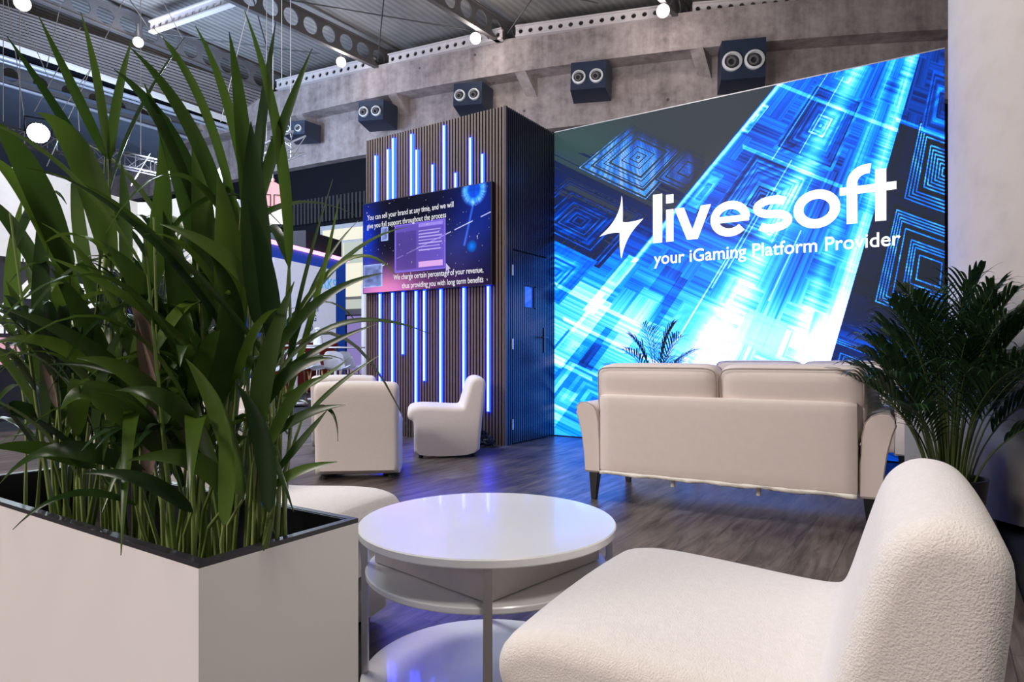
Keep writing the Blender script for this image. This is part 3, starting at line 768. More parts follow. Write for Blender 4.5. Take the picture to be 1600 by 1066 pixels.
def arc(cx, cz, rx, rz, a0, a1, n=24): return [(cx+rx*math.cos(math.radians(a0+(a1-a0)*i/n)), cz+rz*math.sin(math.radians(a0+(a1-a0)*i/n))) for i in range(n+1)]
BZ, XH, AS = 2.113, .335, .50; S = .085
def letter(fn):
    bm = bmesh.new(); fn(bm)
    bmesh.ops.triangulate(bm, faces=[f for f in bm.faces if len(f.verts) > 4])
    return obj('letter', bm, M_text, led)
x0, x1 = wx(1020.5), wx(1035); letter(lambda b: poly(b, [(x0, BZ), (x1, BZ), (x1, BZ+.51), (x0, BZ+.51)]))
i0, i1 = wx(1041), wx(1052.5)
def f_i(b):
    poly(b, [(i0, BZ), (i1, BZ), (i1, BZ+XH), (i0, BZ+XH)]); poly(b, [(i0, BZ+.40), (i1, BZ+.40), (i1, BZ+.49), (i0, BZ+.49)])
letter(f_i)
v0, v1 = wx(1054), wx(1111); vm = (v0+v1)/2
letter(lambda b: poly(b, [(v0, BZ+XH), (v0+.10, BZ+XH), (vm, BZ+.10), (v1-.10, BZ+XH), (v1, BZ+XH), (vm+.055, BZ), (vm-.055, BZ)]))
def f_e(b):
    e0, e1 = wx(1110), wx(1172.5); cx = (e0+e1)/2; rx = (e1-e0)/2-S/2; rz = (XH+.02)/2-S/2; cz = BZ+XH/2
    ribbon(b, arc(cx, cz, rx, rz, 0, 318, 44), S*.95); ribbon(b, [(e0+.05, cz-.005), (e1-.012, cz-.005)], .062, -.0042)
letter(f_e)
def f_s(b):
    s0, s1 = wx(1176), wx(1239); cx = (s0+s1)/2; rx = (s1-s0)/2-S*.5; rz = (XH+.02-S)/4; ct = BZ+XH+.01-S/2-rz; cb = BZ-.01+S/2+rz
    pts = arc(cx, ct, rx, rz, 38, 262, 20)+arc(cx, cb, rx, rz, 82, -142, 20)
    ribbon(b, pts, S*.9)
letter(f_s)
def f_o(b):
    o0, o1 = wx(1240), wx(1313); cx = (o0+o1)/2; rx = (o1-o0)/2-S/2; rz = (XH+.02)/2-S/2
    ribbon(b, arc(cx, BZ+XH/2, rx, rz, 0, 360, 56), S)
letter(f_o)
def f_f(b):
    f0, f1 = wx(1323), wx(1357); xs_ = f0+S/2
    ribbon(b, [(xs_, BZ), (xs_, BZ+.36)]+arc(xs_+.12, BZ+.36, .12, .115, 180, 78, 12), S)
    poly(b, [(wx(1312), BZ+.262), (wx(1358), BZ+.262), (wx(1358), BZ+.332), (wx(1312), BZ+.332)], -.0042)
letter(f_f)
def f_t(b):
    t0 = wx(1367.5); poly(b, [(t0, BZ), (t0+S, BZ), (t0+S, BZ+.455), (t0, BZ+.455)])
    poly(b, [(wx(1358), BZ+.262), (wx(1400.5), BZ+.262), (wx(1400.5), BZ+.332), (wx(1358), BZ+.332)], -.0042)
letter(f_t)
# four-pointed spark emblem
def bez(a, c, b, n=10): return [((1-t)**2*a[0]+2*t*(1-t)*c[0]+t*t*b[0], (1-t)**2*a[1]+2*t*(1-t)*c[1]+t*t*b[1]) for t in [i/n for i in range(n)]]
P_ = lambda x, y: (wx(x), wz(x, y))
sp = bez(P_(971.5, 306), P_(970, 343), P_(938, 368.5))+bez(P_(937, 370), P_(958, 362), P_(968.5, 364), 6)+bez(P_(968.5, 364), P_(968, 385), P_(970.5, 404))
sp += bez(P_(971.5, 404), P_(978, 366), P_(1005.5, 343))+bez(P_(1005.5, 341.5), P_(984, 349), P_(973, 347), 6)+bez(P_(973, 347), P_(974, 325), P_(972, 306))
bm = bmesh.new(); poly(bm, sp); bmesh.ops.triangulate(bm, faces=bm.faces[:]); obj('spark_emblem', bm, M_text, led)
text('slogan', 'your iGaming Platform Provider', M_text, led, (wx(1022), -.004, 1.888), (1, 0, 0), (0, 0, 1), width=wx(1407)-wx(1022), size=.182, bold=.0015)

# ------------------------------------------------------------------ sofas
def make_sofa(label):
    r = thing('sofa', label, 'sofa')
    # local frame: back toward -Y, seat toward +Y
    obj('seat_base', rbox(1.50, .66, .20, .02, 6, M=T(0, .02, .28)), M_linen, r, smooth=True)
    bp = obj('back_panel', rbox(1.46, .10, .50, .018, 8, (0, .006, 0), M=T(0, -.335, .435) @ RX(-.0)), M_linen, r, smooth=True)
    bm = bmesh.new(); rr = random.Random(3); n = 60; rows = []
    for j, (dz, dy) in enumerate(((.004, -.003), (-.004, -.007), (-.012, -.005), (-.016, .006))):
        rows.append([bm.verts.new((-.725+1.45*i/n, -.386+dy+.003*math.sin(i*.9+j)+rr.uniform(-.003, .003), .195+dz+(.004*math.sin(i*.5)+rr.uniform(-.003, .003))*(j > 0))) for i in range(n+1)])
    for a, b in zip(rows, rows[1:]):
        for i in range(n): bm.faces.new((a[i], a[i+1], b[i+1], b[i]))
    h = obj('lining_hem', bm, M_hem, r, smooth=True); h.modifiers.new('s', 'SOLIDIFY').thickness = .004
    for s in (-1, 1):
        # flared arm: cross-section in x-z, swept along y
        sec = [(.0, .18), (.105, .18), (.112, .30), (.128, .42), (.152, .52), (.168, .565), (.166, .60), (.145, .625), (.10, .628), (.055, .61), (.028, .575), (.012, .50), (.004, .36)]
        bm = bmesh.new(); rows = []
        ys = [-.36, -.352, -.335, .385, .40, .408]; ins = [.014, .004, 0, 0, .004, .014]
        cx = sum(p[0] for p in sec)/len(sec); cz = sum(p[1] for p in sec)/len(sec)
        for y, q in zip(ys, ins):
            rows.append([bm.verts.new((s*(.735+p[0]+(cx-p[0])*q*5), y, p[1]+(cz-p[1])*q*2.0)) for p in sec])
        m = len(sec)
        for a, b in zip(rows, rows[1:]):
            for i in range(m): bm.faces.new((a[i], a[(i+1) % m], b[(i+1) % m], b[i]))
        bm.faces.new(rows[0]); bm.faces.new(rows[-1]); bmesh.ops.recalc_face_normals(bm, faces=bm.faces)
        arm = obj('arm', bm, M_linen, r, smooth=40)
        for y in (-.352, .400):
            pts = [(s*(.735+p[0]), y, p[1]) for p in sec]+[(s*.735, y, .18)]
            obj('piping', tube(bmesh.new(), pts, .0045, 6), M_linen_piping, arm, smooth=True)
    for s in (-1, 1):
        c = obj('seat_cushion', rbox(.725, .62, .15, .045, 8, (0, .01, .02), M=T(s*.366, .09, .455)), M_linen, r, smooth=True)
        Mx = T(s*.385, -.235, .665) @ RX(.10)
        k = obj('back_cushion', rbox(.765, .20, .42, .062, 10, (.004, .022, .010), M=Mx), M_linen, r, smooth=True)
        for yy in (-.092, .092):
            pts = []
            for i in range(65):
                a = i/64*2*PI; ca, sa = math.cos(a), math.sin(a); e = .18
                pts.append(Mx @ Vector((.372*math.copysign(abs(ca)**e, ca), yy, .203*math.copysign(abs(sa)**e, sa))))
            obj('piping', tube(bmesh.new(), pts, .0045, 6), M_linen_piping, k, smooth=True)
    for sx in (-1, 1):
        for sy in (-1, 1):
            bm = bmesh.new(); a = [bm.verts.new((sx*.785+dx*.032, sy*.32+dy*.032, .185)) for dx, dy in ((-1, -1), (1, -1), (1, 1), (-1, 1))]
            b = [bm.verts.new((sx*.790+dx*.017, sy*.325+dy*.017, 0)) for dx, dy in ((-1, -1), (1, -1), (1, 1), (-1, 1))]
            bm.faces.new(a); bm.faces.new(b[::-1])
            for i in range(4): bm.faces.new((a[i], b[i], b[(i+1) % 4], a[(i+1) % 4]))
            obj('leg', bevel(bm, .003, 1), M_blackwood, r)
    for x in (-.28, .22): obj('support_stub', lathe(bmesh.new(), [(0, 0), (.014, .0), (.014, .06), (0, .06)], 12, T(x, -.30, .125)), M_hem, r, smooth=40)
    return r
sofa = make_sofa('beige linen two-seat sofa seen from behind, standing in the open floor')
sofa.location = (-1.105, 4.20, 0); sofa.rotation_euler = (0, 0, math.radians(3.4))
s2 = copy_tree(sofa); s2.location = (-1.01, 6.075, 0); s2.rotation_euler = (0, 0, PI)
s2['label'] = 'beige two-seat sofa facing the camera against the LED wall, mostly hidden by the nearer sofa'
cush = obj('throw_pillow', rbox(.40, .12, .38, .03, 8, (0, .03, 0), M=T(0, 0, .19)), M_linen, smooth=True)
cush.location = (-.34, 4.30, .50); cush.rotation_euler = (-.45, .10, 1.25)
tag(cush, 'small beige throw pillow whose corner shows past the right arm of the nearer sofa', 'pillow')

# ------------------------------------------------------------------ upholstered low chairs
CP = [(-.30, .016), (-.303, .12), (-.305, .30), (-.312, .345), (-.345, .355), (-.362, .385), (-.362, .42), (-.345, .45), (-.31, .468), (-.24, .478), (-.10, .472), (.06, .460), (.125, .460), (.140, .468), (.152, .50), (.166, .55), (.186, .62), (.204, .68), (.220, .712), (.246, .735), (.275, .745), (.315, .738), (.342, .715), (.352, .68), (.345, .60), (.328, .45), (.312, .30), (.300, .16), (.292, .016)]
def smooth_profile(P, n=2):
    for _ in range(n):
        Q = []
        for i in range(len(P)):
            a, b = P[i], P[(i+1) % len(P)]
            Q += [(a[0]*.75+b[0]*.25, a[1]*.75+b[1]*.25), (a[0]*.25+b[0]*.75, a[1]*.25+b[1]*.75)]
        P = Q
    return P
def chair_mesh(w=.62, r=.042, deep=1.0):
    P = smooth_profile([(y*deep, z*.982) for y, z in CP], 2); m = len(P)
    N = []
    for i in range(m):
        a, b = P[i-1], P[(i+1) % m]; t = Vector((b[0]-a[0], b[1]-a[1])).normalized(); N.append(Vector((t.y, -t.x)))
    area = sum(P[i][0]*P[(i+1) % m][1]-P[(i+1) % m][0]*P[i][1] for i in range(m))
    if area > 0: N = [-n for n in N]
    bm = bmesh.new(); rows = []
    K = 7; st = [(-w/2+r*(1-math.cos(k/K*PI/2)), r*(1-math.sin(k/K*PI/2))) for k in range(K+1)]
    mid = [(-w/2+r+(w-2*r)*i/10, 0) for i in range(1, 10)]
    full = st+mid+[(-x, q) for x, q in reversed(st)]
    for x, q in full:
        crown = .012*(1-(2*x/w)**2)
        row = []
        for p, n in zip(P, N):
            z = p[1]+n.y*q if p[1] > .05 else p[1]; c = crown if (p[1] > .44) else 0
            row.append(bm.verts.new((x, p[0]+n.x*q, max(z+c, .016))))
        rows.append(row)
    for a, b in zip(rows, rows[1:]):
        for i in range(m): bm.faces.new((a[i], a[(i+1) % m], b[(i+1) % m], b[i]))
    bm.faces.new(rows[0]); bm.faces.new(rows[-1]); bmesh.ops.recalc_face_normals(bm, faces=bm.faces)
    return bm
def make_chair(label, m, deep=1.0):
    r = thing('lounge_chair', label, 'chair', group=None)
    o = obj('upholstered_body', chair_mesh(deep=deep), m, r, smooth=50)
    # recess between the two front side slabs
    cut = bpy.data.objects.new('t', bpy.data.meshes.new('t')); bm = B(-.17, .17, -.60, .06, -.1, .21); bmesh.ops.recalc_face_normals(bm, faces=bm.faces); bm.to_mesh(cut.data); bm.free(); link(cut)
    md = o.modifiers.new('b', 'BOOLEAN'); md.object = cut; md.operation = 'DIFFERENCE'; md.solver = 'EXACT'
    bpy.context.view_layer.update()
    me = bpy.data.meshes.new_from_object(o.evaluated_get(bpy.context.evaluated_depsgraph_get())); o.modifiers.clear(); o.data = me
    bpy.data.objects.remove(cut)
    for p in me.polygons: p.use_smooth = True
    me.set_sharp_from_angle(angle=math.radians(50))
    for sx in (-1, 1):
        for sy in (-.24, .24): obj('foot', lathe(bmesh.new(), [(0, 0), (.02, 0), (.022, .022), (0, .022)], 12, T(sx*.25, sy, 0)), M_feet, r)
    return r
def put(c, x, y, face):
    """face: direction the sitter looks, degrees from +X"""
    c.location = (x, y, 0); c.rotation_euler = (0, 0, math.radians(face)+PI/2)
c0 = make_chair('cream boucle lounge chair in the right foreground, cut by the photo edge', M_boucle, 1.03); put(c0, -.295, 1.25, 183)
c1 = make_chair('', M_wool); put(c1, -3.93, 4.83, 222); c1['label'] = 'cream low chair seen from its side in front of the blue tube lights'
c2 = copy_tree(c1); put(c2, -3.83, 3.647, 130); c2['label'] = 'cream low chair with its back to the camera, left of the side-on chair'
c3 = copy_tree(c1); put(c3, -5.05, 4.62, 130); c3['label'] = 'cream low chair whose top edge shows just behind the chair seen from the back'
c4 = copy_tree(c0); put(c4, -1.862, 1.318, 12.8); c4['label'] = 'cream lounge chair between the planter and the round table, facing the table'
c5 = copy_tree(c1); put(c5, -4.75, 3.05, 320); c5['label'] = 'cream low chair with a bluish-lit backrest seen through the leaves at centre left'
c6 = copy_tree(c1); put(c6, -5.55, 2.60, 300); c6['label'] = 'cream low chair furthest left, almost hidden behind the planter leaves'

# ------------------------------------------------------------------ round side table
tx, ty = -1.055, 1.481
tb = thing('round_table', 'white round side table with boxed drawer and lower shelf in the foreground', 'table', (tx, ty, 0))
def disc(r, z0, z1, n=96): return lathe(bmesh.new(), [(0, z0), (r-.002, z0), (r, z0+.003), (r, z1-.003), (r-.003, z1), (0, z1)], n)
obj('tabletop', disc(.356, .455, .477), M_white, tb, smooth=30)
am = math.atan2(-ty, -tx)  # a corner points at the viewer
hw = .315
bm = bmesh.new(); P = [Vector((hw*math.cos(am+k*PI/2), hw*math.sin(am+k*PI/2), 0)) for k in range(4)]
M_vene = mat('pale_wood_grain', (.66, .60, .56), .45, vary=(30, .08))
a_ = [bm.verts.new(p+Vector((0, 0, .362))) for p in P]; b_ = [bm.verts.new(p+Vector((0, 0, .453))) for p in P]
bm.faces.new(a_); bm.faces.new(b_[::-1])
for i in range(4): bm.faces.new((a_[i], b_[i], b_[(i+1) % 4], a_[(i+1) % 4]))
bmesh.ops.recalc_face_normals(bm, faces=bm.faces); obj('drawer_box', bevel(bm, .002, 1), M_vene, tb)
obj('middle_plate', disc(.335, .343, .360), M_white, tb, smooth=30)
obj('lower_shelf', disc(.350, .040, .056), M_white, tb, smooth=30)
for k in range(4):
    a = am+k*PI/2; M_ = RZ(a)
    bm = bmesh.new(); box(bm, .332, .350, -.0105, .0105, 0, .455, M=M_); bmesh.ops.recalc_face_normals(bm, faces=bm.faces)
    obj('leg', bevel(bm, .0015, 1), M_metalgrey, tb)

# ------------------------------------------------------------------ planters
def planter(label, x0, x1, y0, y1, h):
    r = thing('planter', label, 'planter', ((x0+x1)/2, (y0+y1)/2, 0))
    w, d = (x1-x0)/2, (y1-y0)/2
    bm = bmesh.new()
    for a in ((-w, w, -d, -d+.015), (-w, w, d-.015, d), (-w, -w+.015, -d+.015, d-.015), (w-.015, w, -d+.015, d-.015)): box(bm, *a, 0, h-.008)
    box(bm, -w+.015, w-.015, -d+.015, d-.015, .0, .02)
    obj('box', bm, M_whitepaint, r)
    bm = bmesh.new()
    for a in ((-w, w, -d, -d+.014), (-w, w, d-.014, d), (-w, -w+.014, -d+.014, d-.014), (w-.014, w, -d+.014, d-.014)): box(bm, *a, h-.008, h)
    for a in ((-w+.014, w-.014, -d+.0145, -d+.018), (-w+.014, w-.014, d-.018, d-.0145), (-w+.0145, -w+.018, -d+.018, d-.018), (w-.018, w-.0145, -d+.018, d-.018)): box(bm, *a, h-.20, h-.001)
    obj('liner', bm, M_rim, r)
    obj('soil', B(-w+.019, w-.019, -d+.019, d-.019, h-.20, h-.13), M_soil, r)
    return r
planter('long white planter box with dark liner in the left foreground', -1.96, -.888, .531, .838, .64)
planter('white planter box beside the far sofa arm, partly behind the palm', -.188, .02, 5.06, 5.56, .645)
planter('white planter box hidden behind the nearer sofa holding the small palm', -2.50, -2.02, 5.80, 6.12, .62)

# ------------------------------------------------------------------ plants
def blade(bm, pts, w, fold=.35, face=None, n=12):
    """leaf along a quadratic curve; w = full width in metres"""
    a, c, b = [Vector(p) for p in pts]; rows = []
    for i in range(n+1):
        t = i/n; p = a*(1-t)**2+c*2*t*(1-t)+b*t*t
        tg = ((c-a)*(1-t)+(b-c)*t)
        if tg.length < 1e-6: tg = b-a
        tg.normalize()
        f = face or Vector((0, 0, 1)); s = tg.cross(f)
        if s.length < .15: s = tg.cross(Vector((.6, .8, 0)))
        s.normalize(); u = s.cross(tg).normalized()
        ww = w/2*(math.sin(PI*min(1, (t*.93+.07))**.75)**.85) if t < 1 else 0
        if i == 0: ww = w*.08
        ww = max(ww, .0006)
        rows.append([bm.verts.new(p-s*ww+u*ww*fold), bm.verts.new(p), bm.verts.new(p+s*ww+u*ww*fold)])
    for r0, r1 in zip(rows, rows[1:]):
        bm.faces.new((r0[0], r0[1], r1[1], r1[0])); bm.faces.new((r0[1], r0[2], r1[2], r1[1]))
def frond(fo, st, base, dirn, length, rise, n, lw, ll, rng, r0=.006, start=.35, droop=.5, wide=1.0):
    """arching stem with two rows of leaflets"""
    d = Vector((math.cos(dirn), math.sin(dirn), 0)); base = Vector(base)
    p1 = base+Vector((0, 0, rise*.75))+d*length*.18; p2 = base+d*length+Vector((0, 0, rise))
    c = lambda t: base*(1-t)**2+p1*2*t*(1-t)+p2*t*t
    tube(st, [c(i/10) for i in range(11)], [r0*(1-.75*i/10) for i in range(11)], 5, caps=False)
    for k in range(n):
        t = start+(1-start)*(k/(n-1)); p = c(t); tg = (c(min(1, t+.02))-c(t-.02)).normalized()
        for s in (-1, 1):
            sd = tg.cross(Vector((0, 0, 1)));
            if sd.length < .1: sd = Vector((-d.y, d.x, 0))
            sd.normalize(); up = sd.cross(tg).normalized()
            L_ = ll*(math.sin(PI*(.18+.72*(t-start)/(1-start))))*rng.uniform(.85, 1.15)
            v = (sd*s*wide*.75+tg*(.75+.5*t)+up*.25).normalized()
            mid = p+v*L_*.55+Vector((0, 0, .10*L_)); end = p+v*L_-Vector((0, 0, droop*L_*rng.uniform(.5, 1.2)))
            blade(fo, (p, mid, end), lw*rng.uniform(.8, 1.2), .3, n=6)
def palm(label, loc, n, spread, height, seed, ll=.30, lw=.020, pot=None, squeeze=None, nl=16, cat='palm', rad=.07, z0=0, bias=None):
    rng = random.Random(seed); r = thing('palm_plant', label, cat, loc)
    fo, st = bmesh.new(), bmesh.new()
    for k in range(n):
        a = k*2.399+rng.uniform(-.3, .3); q = (k+.5)/n
        ln = spread*(.25+.75*q**.7)*rng.uniform(.8, 1.1); ht = height*(1-.55*q**1.5)*rng.uniform(.85, 1.08)
        b = Vector((rad*math.cos(a)*q, rad*math.sin(a)*q, z0))
        if squeeze and squeeze(a): ln *= .35
        frond(fo, st, b, a, ln, ht, nl, lw, ll, rng, start=.42, droop=.45)
    obj('foliage', fo, M_palm, r, smooth=True); obj('stems', st, M_palmstem, r, smooth=True)
    return r
pot = thing('plant_pot', 'dark round pot of the big palm, hidden behind the foreground chair', 'pot', (.05, 4.10, 0))
obj('pot_wall', lathe(bmesh.new(), [(0, 0), (.13, 0), (.17, .30), (.155, .30), (.15, .26), (0, .26)], 40), M_rim, pot, smooth=40)
palm('big bushy dark green palm in front of the white column at right', (.05, 4.10, .262), 50, .50, 1.03, 11, ll=.36, lw=.017, nl=15, rad=.11)
palm('small palm whose fronds rise above the left cushion of the nearer sofa', (-2.26, 5.95, .49), 15, .50, .70, 23, ll=.27, lw=.012, nl=11, rad=.05)
palm('fine feathery palm fronds among the broad leaves in the long planter', (-1.45, .72, .51), 6, .34, .66, 5, ll=.24, lw=.020, nl=11, rad=.05)

# broad-leaved plants in the long planter: main leaves placed one by one, depth in metres
# (start px, bend px, tip px, start depth, tip depth, width px)
LV = [
 # left clump
 ((165,245),(120,150),(60,24),1.30,1.12,15,0),((170,250),(160,120),(126,18),1.30,1.10,17,0),((168,300),(80,150),(10,56),1.34,1.2,13,0),
 ((172,250),(182,150),(206,62),1.3,1.2,17,0),((172,300),(205,180),(292,54),1.3,1.15,26,0),((175,420),(150,210),(58,176),1.32,1.15,46,0),
 ((110,430),(55,240),(-30,175),1.4,1.2,38,0),((120,470),(60,290),(-30,235),1.42,1.25,30,0),((90,480),(30,330),(-40,300),1.45,1.3,26,0),
 ((200,470),(205,330),(190,250),1.25,1.15,34,0),((150,480),(115,330),(120,215),1.35,1.3,28,0),((230,470),(265,330),(250,215),1.2,1.1,30,0),
 ((60,520),(75,420),(60,330),1.4,1.35,30,0),((20,520),(20,400),(35,310),1.5,1.4,28,0),
 # middle clump
 ((375,430),(330,190),(203,74),1.15,1.0,24,1),((380,400),(345,150),(240,44),1.17,1.02,20,1),((350,440),(290,190),(178,108),1.2,1.05,26,1),
 ((395,420),(385,190),(358,50),1.12,1.0,24,1),((385,440),(410,180),(431,34),1.14,1.0,24,1),((452,420),(450,200),(382,16),1.1,1.0,17,1),
 ((380,400),(430,215),(488,76),1.12,1.0,20,1),((405,400),(370,150),(305,40),1.13,1.03,16,1),((330,470),(300,300),(225,130),1.2,1.08,30,1),
 ((320,520),(330,330),(300,200),1.18,1.1,38,1),((410,520),(400,330),(392,190),1.08,1.02,44,1),((360,560),(365,400),(340,270),1.12,1.08,46,1),
 ((430,570),(430,440),(385,300),1.06,1.0,30,1),((300,600),(290,440),(255,330),1.2,1.1,42,1),
 # arching to the right
 ((430,590),(520,455),(672,522),1.05,.98,9,1),((425,560),(540,330),(619,430),1.06,1.0,8,1),((405,600),(470,450),(598,427),1.06,1.0,16,1),
 ((420,600),(490,540),(592,505),1.05,1.0,11,1),((470,660),(520,600),(592,556),1.04,1.0,8,1),((430,680),(470,640),(540,633),1.03,.98,16,1),
 ((430,760),(460,730),(527,722),1.0,.97,15,1),((455,660),(530,600),(528,690),1.02,.98,7,1),((440,650),(500,470),(530,310),1.06,1.02,10,1),
 ((445,600),(480,420),(560,345),1.07,1.03,9,1),((450,560),(470,440),(520,280),1.07,1.0,8,1),((410,640),(450,560),(520,560),1.04,1.0,20,1),
 ((420,700),(455,600),(505,590),1.02,1.0,18,1),((430,740),(480,680),(512,640),1.0,.98,13,1),((440,620),(500,600),(545,560),1.04,1.0,9,1),
 # big dark drooping ones in front
 ((230,740),(80,660),(0,756),1.12,.98,28,0),((270,720),(150,560),(95,640),1.12,1.0,44,0),((213,790),(110,735),(20,828),1.05,.86,11,0),
 ((300,700),(230,560),(120,560),1.12,1.0,32,0),((250,650),(150,520),(0,480),1.2,1.05,24,0),((200,620),(90,500),(-20,540),1.28,1.1,22,0),
 ((340,740),(300,600),(180,610),1.06,.98,34,0),((360,780),(320,690),(200,720),1.03,.95,30,0),((300,800),(230,730),(130,740),1.02,.94,22,0),
 ((380,780),(360,640),(290,560),1.03,1.0,40,0),((420,800),(430,680),(370,600),1.0,.97,36,0),((350,820),(370,720),(340,620),1.0,1.0,34,1),
 ((120,700),(40,620),(-30,640),1.3,1.15,30,0),((150,730),(60,690),(-20,700),1.2,1.05,24,0),((400,700),(410,560),(460,440),1.04,1.0,34,1),
 ((330,640),(390,480),(330,400),1.12,1.05,40,0),((260,580),(240,440),(160,380),1.2,1.1,36,0),((180,640),(150,500),(80,420),1.3,1.2,34,0),
 ((90,640),(60,520),(10,440),1.4,1.3,30,0),((220,690),(210,560),(240,450),1.18,1.12,38,0),((150,680),(160,560),(200,500),1.25,1.2,30,0),
 ((60,700),(90,600),(60,520),1.38,1.3,30,0),((420,560),(300,400),(190,330),1.1,.95,12,0),((380,560),(240,330),(80,270),1.12,.95,11,0),((360,520),(220,290),(40,262),1.15,.98,9,0),
 ((300,640),(200,560),(60,570),1.12,1.0,12,0),((330,570),(190,440),(70,400),1.1,.95,14,0),((410,470),(350,380),(250,350),1.1,1.0,26,1),
]
def broad_plant(label, base, sel, seed, extra, stems):
    r = thing('broad_leaf_plant', label, 'plant', base); b = Vector(base); fo, st, br = bmesh.new(), bmesh.new(), bmesh.new(); rng = random.Random(seed)
    for (p0, p1, p2, d0, d2, w, g) in LV:
        if not sel(p0, g): continue
        a, c, e = at(*p0, d0)-b, at(*p1, (d0+d2)/2)-b, at(*p2, d2)-b
        blade(fo, (a, c, e), w/FPX*(d0+d2)/2*1.08, .25, face=Vector((FW.x*-1+rng.uniform(-.5, .5), -FW.y+rng.uniform(-.5, .5), .35)), n=16)
        # petiole down to the soil
        root = Vector((max(-1.93, min(-.92, b.x+a.x*.75+rng.uniform(-.03, .03)))-b.x, max(.57, min(.80, b.y+a.y*.6+rng.uniform(-.04, .04)))-b.y, 0)); m = (a+root)/2+Vector((rng.uniform(-.02, .02), rng.uniform(-.02, .02), .05))
        if a.z > .02: tube(st, [root, root*.7+m*.3+Vector((0, 0, .02)), m, a], [.0042, .0038, .0034, .0022], 6, caps=False)
    for k in range(stems):
        root = Vector((rng.gauss(0, .055), rng.gauss(0, .04), 0)); h = rng.uniform(.35, .75); l = Vector((root.x*1.5+rng.uniform(-.05, .05), root.y*1.5+rng.uniform(-.05, .05), h))
        tube(st, [root, root*.6+l*.4, l], [.0045, .0038, .002], 6, caps=False)
        for j in range(3):
            t = .5+.2*j; p = root*(1-t)+l*t; a = rng.uniform(0, 2*PI); L_ = rng.uniform(.14, .28); dv = Vector((math.cos(a), math.sin(a)*.8, 0))
            blade(fo, (p, p+dv*L_*.5+Vector((0, 0, L_*.75)), p+dv*L_*1.0+Vector((0, 0, L_*rng.uniform(-.1, .9)))), rng.uniform(.018, .036), .3, n=10)
    for k in range(extra):
        a = rng.uniform(0, 2*PI); L_ = rng.uniform(.28, .5); z = rng.uniform(.12, .42); dv = Vector((math.cos(a), math.sin(a)*.75, 0)); p = dv*.05+Vector((0, 0, z))
        blade(fo, (p, p+dv*L_*.4+Vector((0, 0, L_*.8)), p+dv*L_*.9+Vector((0, 0, L_*rng.uniform(-.25, .6)))), rng.uniform(.022, .042), .28, n=12)
    obj('leaves', fo, M_leaf, r, smooth=True); obj('stalks', st, M_stem, r, smooth=True)
    return r
# soil surface is at z = .51
p1 = broad_plant('tall broad-leaved green plant at the right end of the long planter', (-1.06, .68, .51), lambda p, g: g == 1, 3, 7, 15)
p2 = broad_plant('broad-leaved green plant with drooping dark leaves in the middle of the long planter', (-1.33, .68, .51), lambda p, g: g == 0 and p[0] >= 195, 4, 6, 12)
p3 = broad_plant('broad-leaved green plant with tall blades at the left photo edge', (-1.66, .68, .51), lambda p, g: g == 0 and p[0] < 195, 6, 9, 14)
bm = bmesh.new(); b = Vector((-1.2, .70, .51))
for q in (((245,590),(235,500),(205,480),1.1,1.05,26), ((250,640),(225,560),(215,500),1.1,1.05,20), ((90,640),(70,560),(62,520),1.3,1.25,14), ((230,760),(245,660),(235,590),1.12,1.08,22)):
    blade(bm, [at(*q[0], q[3])-b, at(*q[1], q[3])-b, at(*q[2], q[4])-b], q[5]/FPX*1.15, .5, face=-FW+Vector((0, 0, .3)), n=12)
o = obj('dry_leaves', bm, M_dry, None, smooth=True, loc=b); o.parent = p1; o.matrix_parent_inverse = Matrix(); o.location = b-Vector((-1.06, .68, .51)); o['label'] = 'withered pinkish brown leaves'

# ------------------------------------------------------------------ neighbouring stands seen through the leaves
RG = [(-70, 8.5), (0, 9.0), (75, 9.45), (131, 10.05), (175, 10.7), (215, 11.2), (250, 11.2), (285, 10.8), (320, 10.0), (348, 8.9)]
def ring(z0, z1, th=.12, off=0):
    P = []
    for i in range(len(RG)-1):
        for j in range(5):
            t = j/5; P.append((RG[i][0]*(1-t)+RG[i+1][0]*t, RG[i][1]*(1-t)+RG[i+1][1]*t))
    P.append(RG[-1]); Q = [FW*(d+off)+RT*((px-800)/FPX*(d+off)) for px, d in P]; bm = bmesh.new()
    rows = []
    for z, o in ((z0, 0), (z1, 0), (z1, th), (z0, th)):
        rows.append([bm.verts.new(q+q.normalized()*o+Vector((0, 0, z))) for q in Q])
    for a, b in zip(rows, rows[1:]+rows[:1]):
        for i in range(len(Q)-1): bm.faces.new((a[i], a[i+1], b[i+1], b[i]))
    bm.faces.new([r[0] for r in rows]); bm.faces.new([r[-1] for r in rows]); bmesh.ops.recalc_face_normals(bm, faces=bm.faces)
    return bm
def rd(px):
    for (a, da), (b, db) in zip(RG, RG[1:]):
        if a <= px <= b: return da+(db-da)*(px-a)/(b-a)
    return 9
st_ = thing('exhibition_stand', 'curved stand with off-white fascia over a black wall, seen through the leaves at left', 'exhibition stand')
obj('fascia', ring(2.31, 3.57), M_wallwhite, st_, smooth=30)
obj('back_wall', ring(0, 2.31, .08, .03), M_black, st_, smooth=30)
def stand_text(body, px, py, h, name='wall_lettering', m=None, w=None):
    a = at(px, py, rd(px)-.06); b = at(px+10, py, rd(px+10)-.06); x = b-a; x.z = 0
    return text(name, body, m or M_textsoft, st_, a, x, (0, 0, 1), size=h, bold=h*.03, width=w, ext=.01)
for px in (8, 43, 78, 113, 148, 188, 216, 243, 290, 326): stand_text('seen', px, 408+max(0, 20-abs(px-170)*.15)-2, .13)
stand_text('AB', 2, 474, .50, w=1.25); stand_text('B', 112, 463, .28)
stand_text('+36', 292, 514, .30, w=.34); stand_text('UE', 345, 500, .13); stand_text('LAY', 344, 515, .13)
M_pinkglow = glow('pink_panel', (.80, .42, .52), .8)
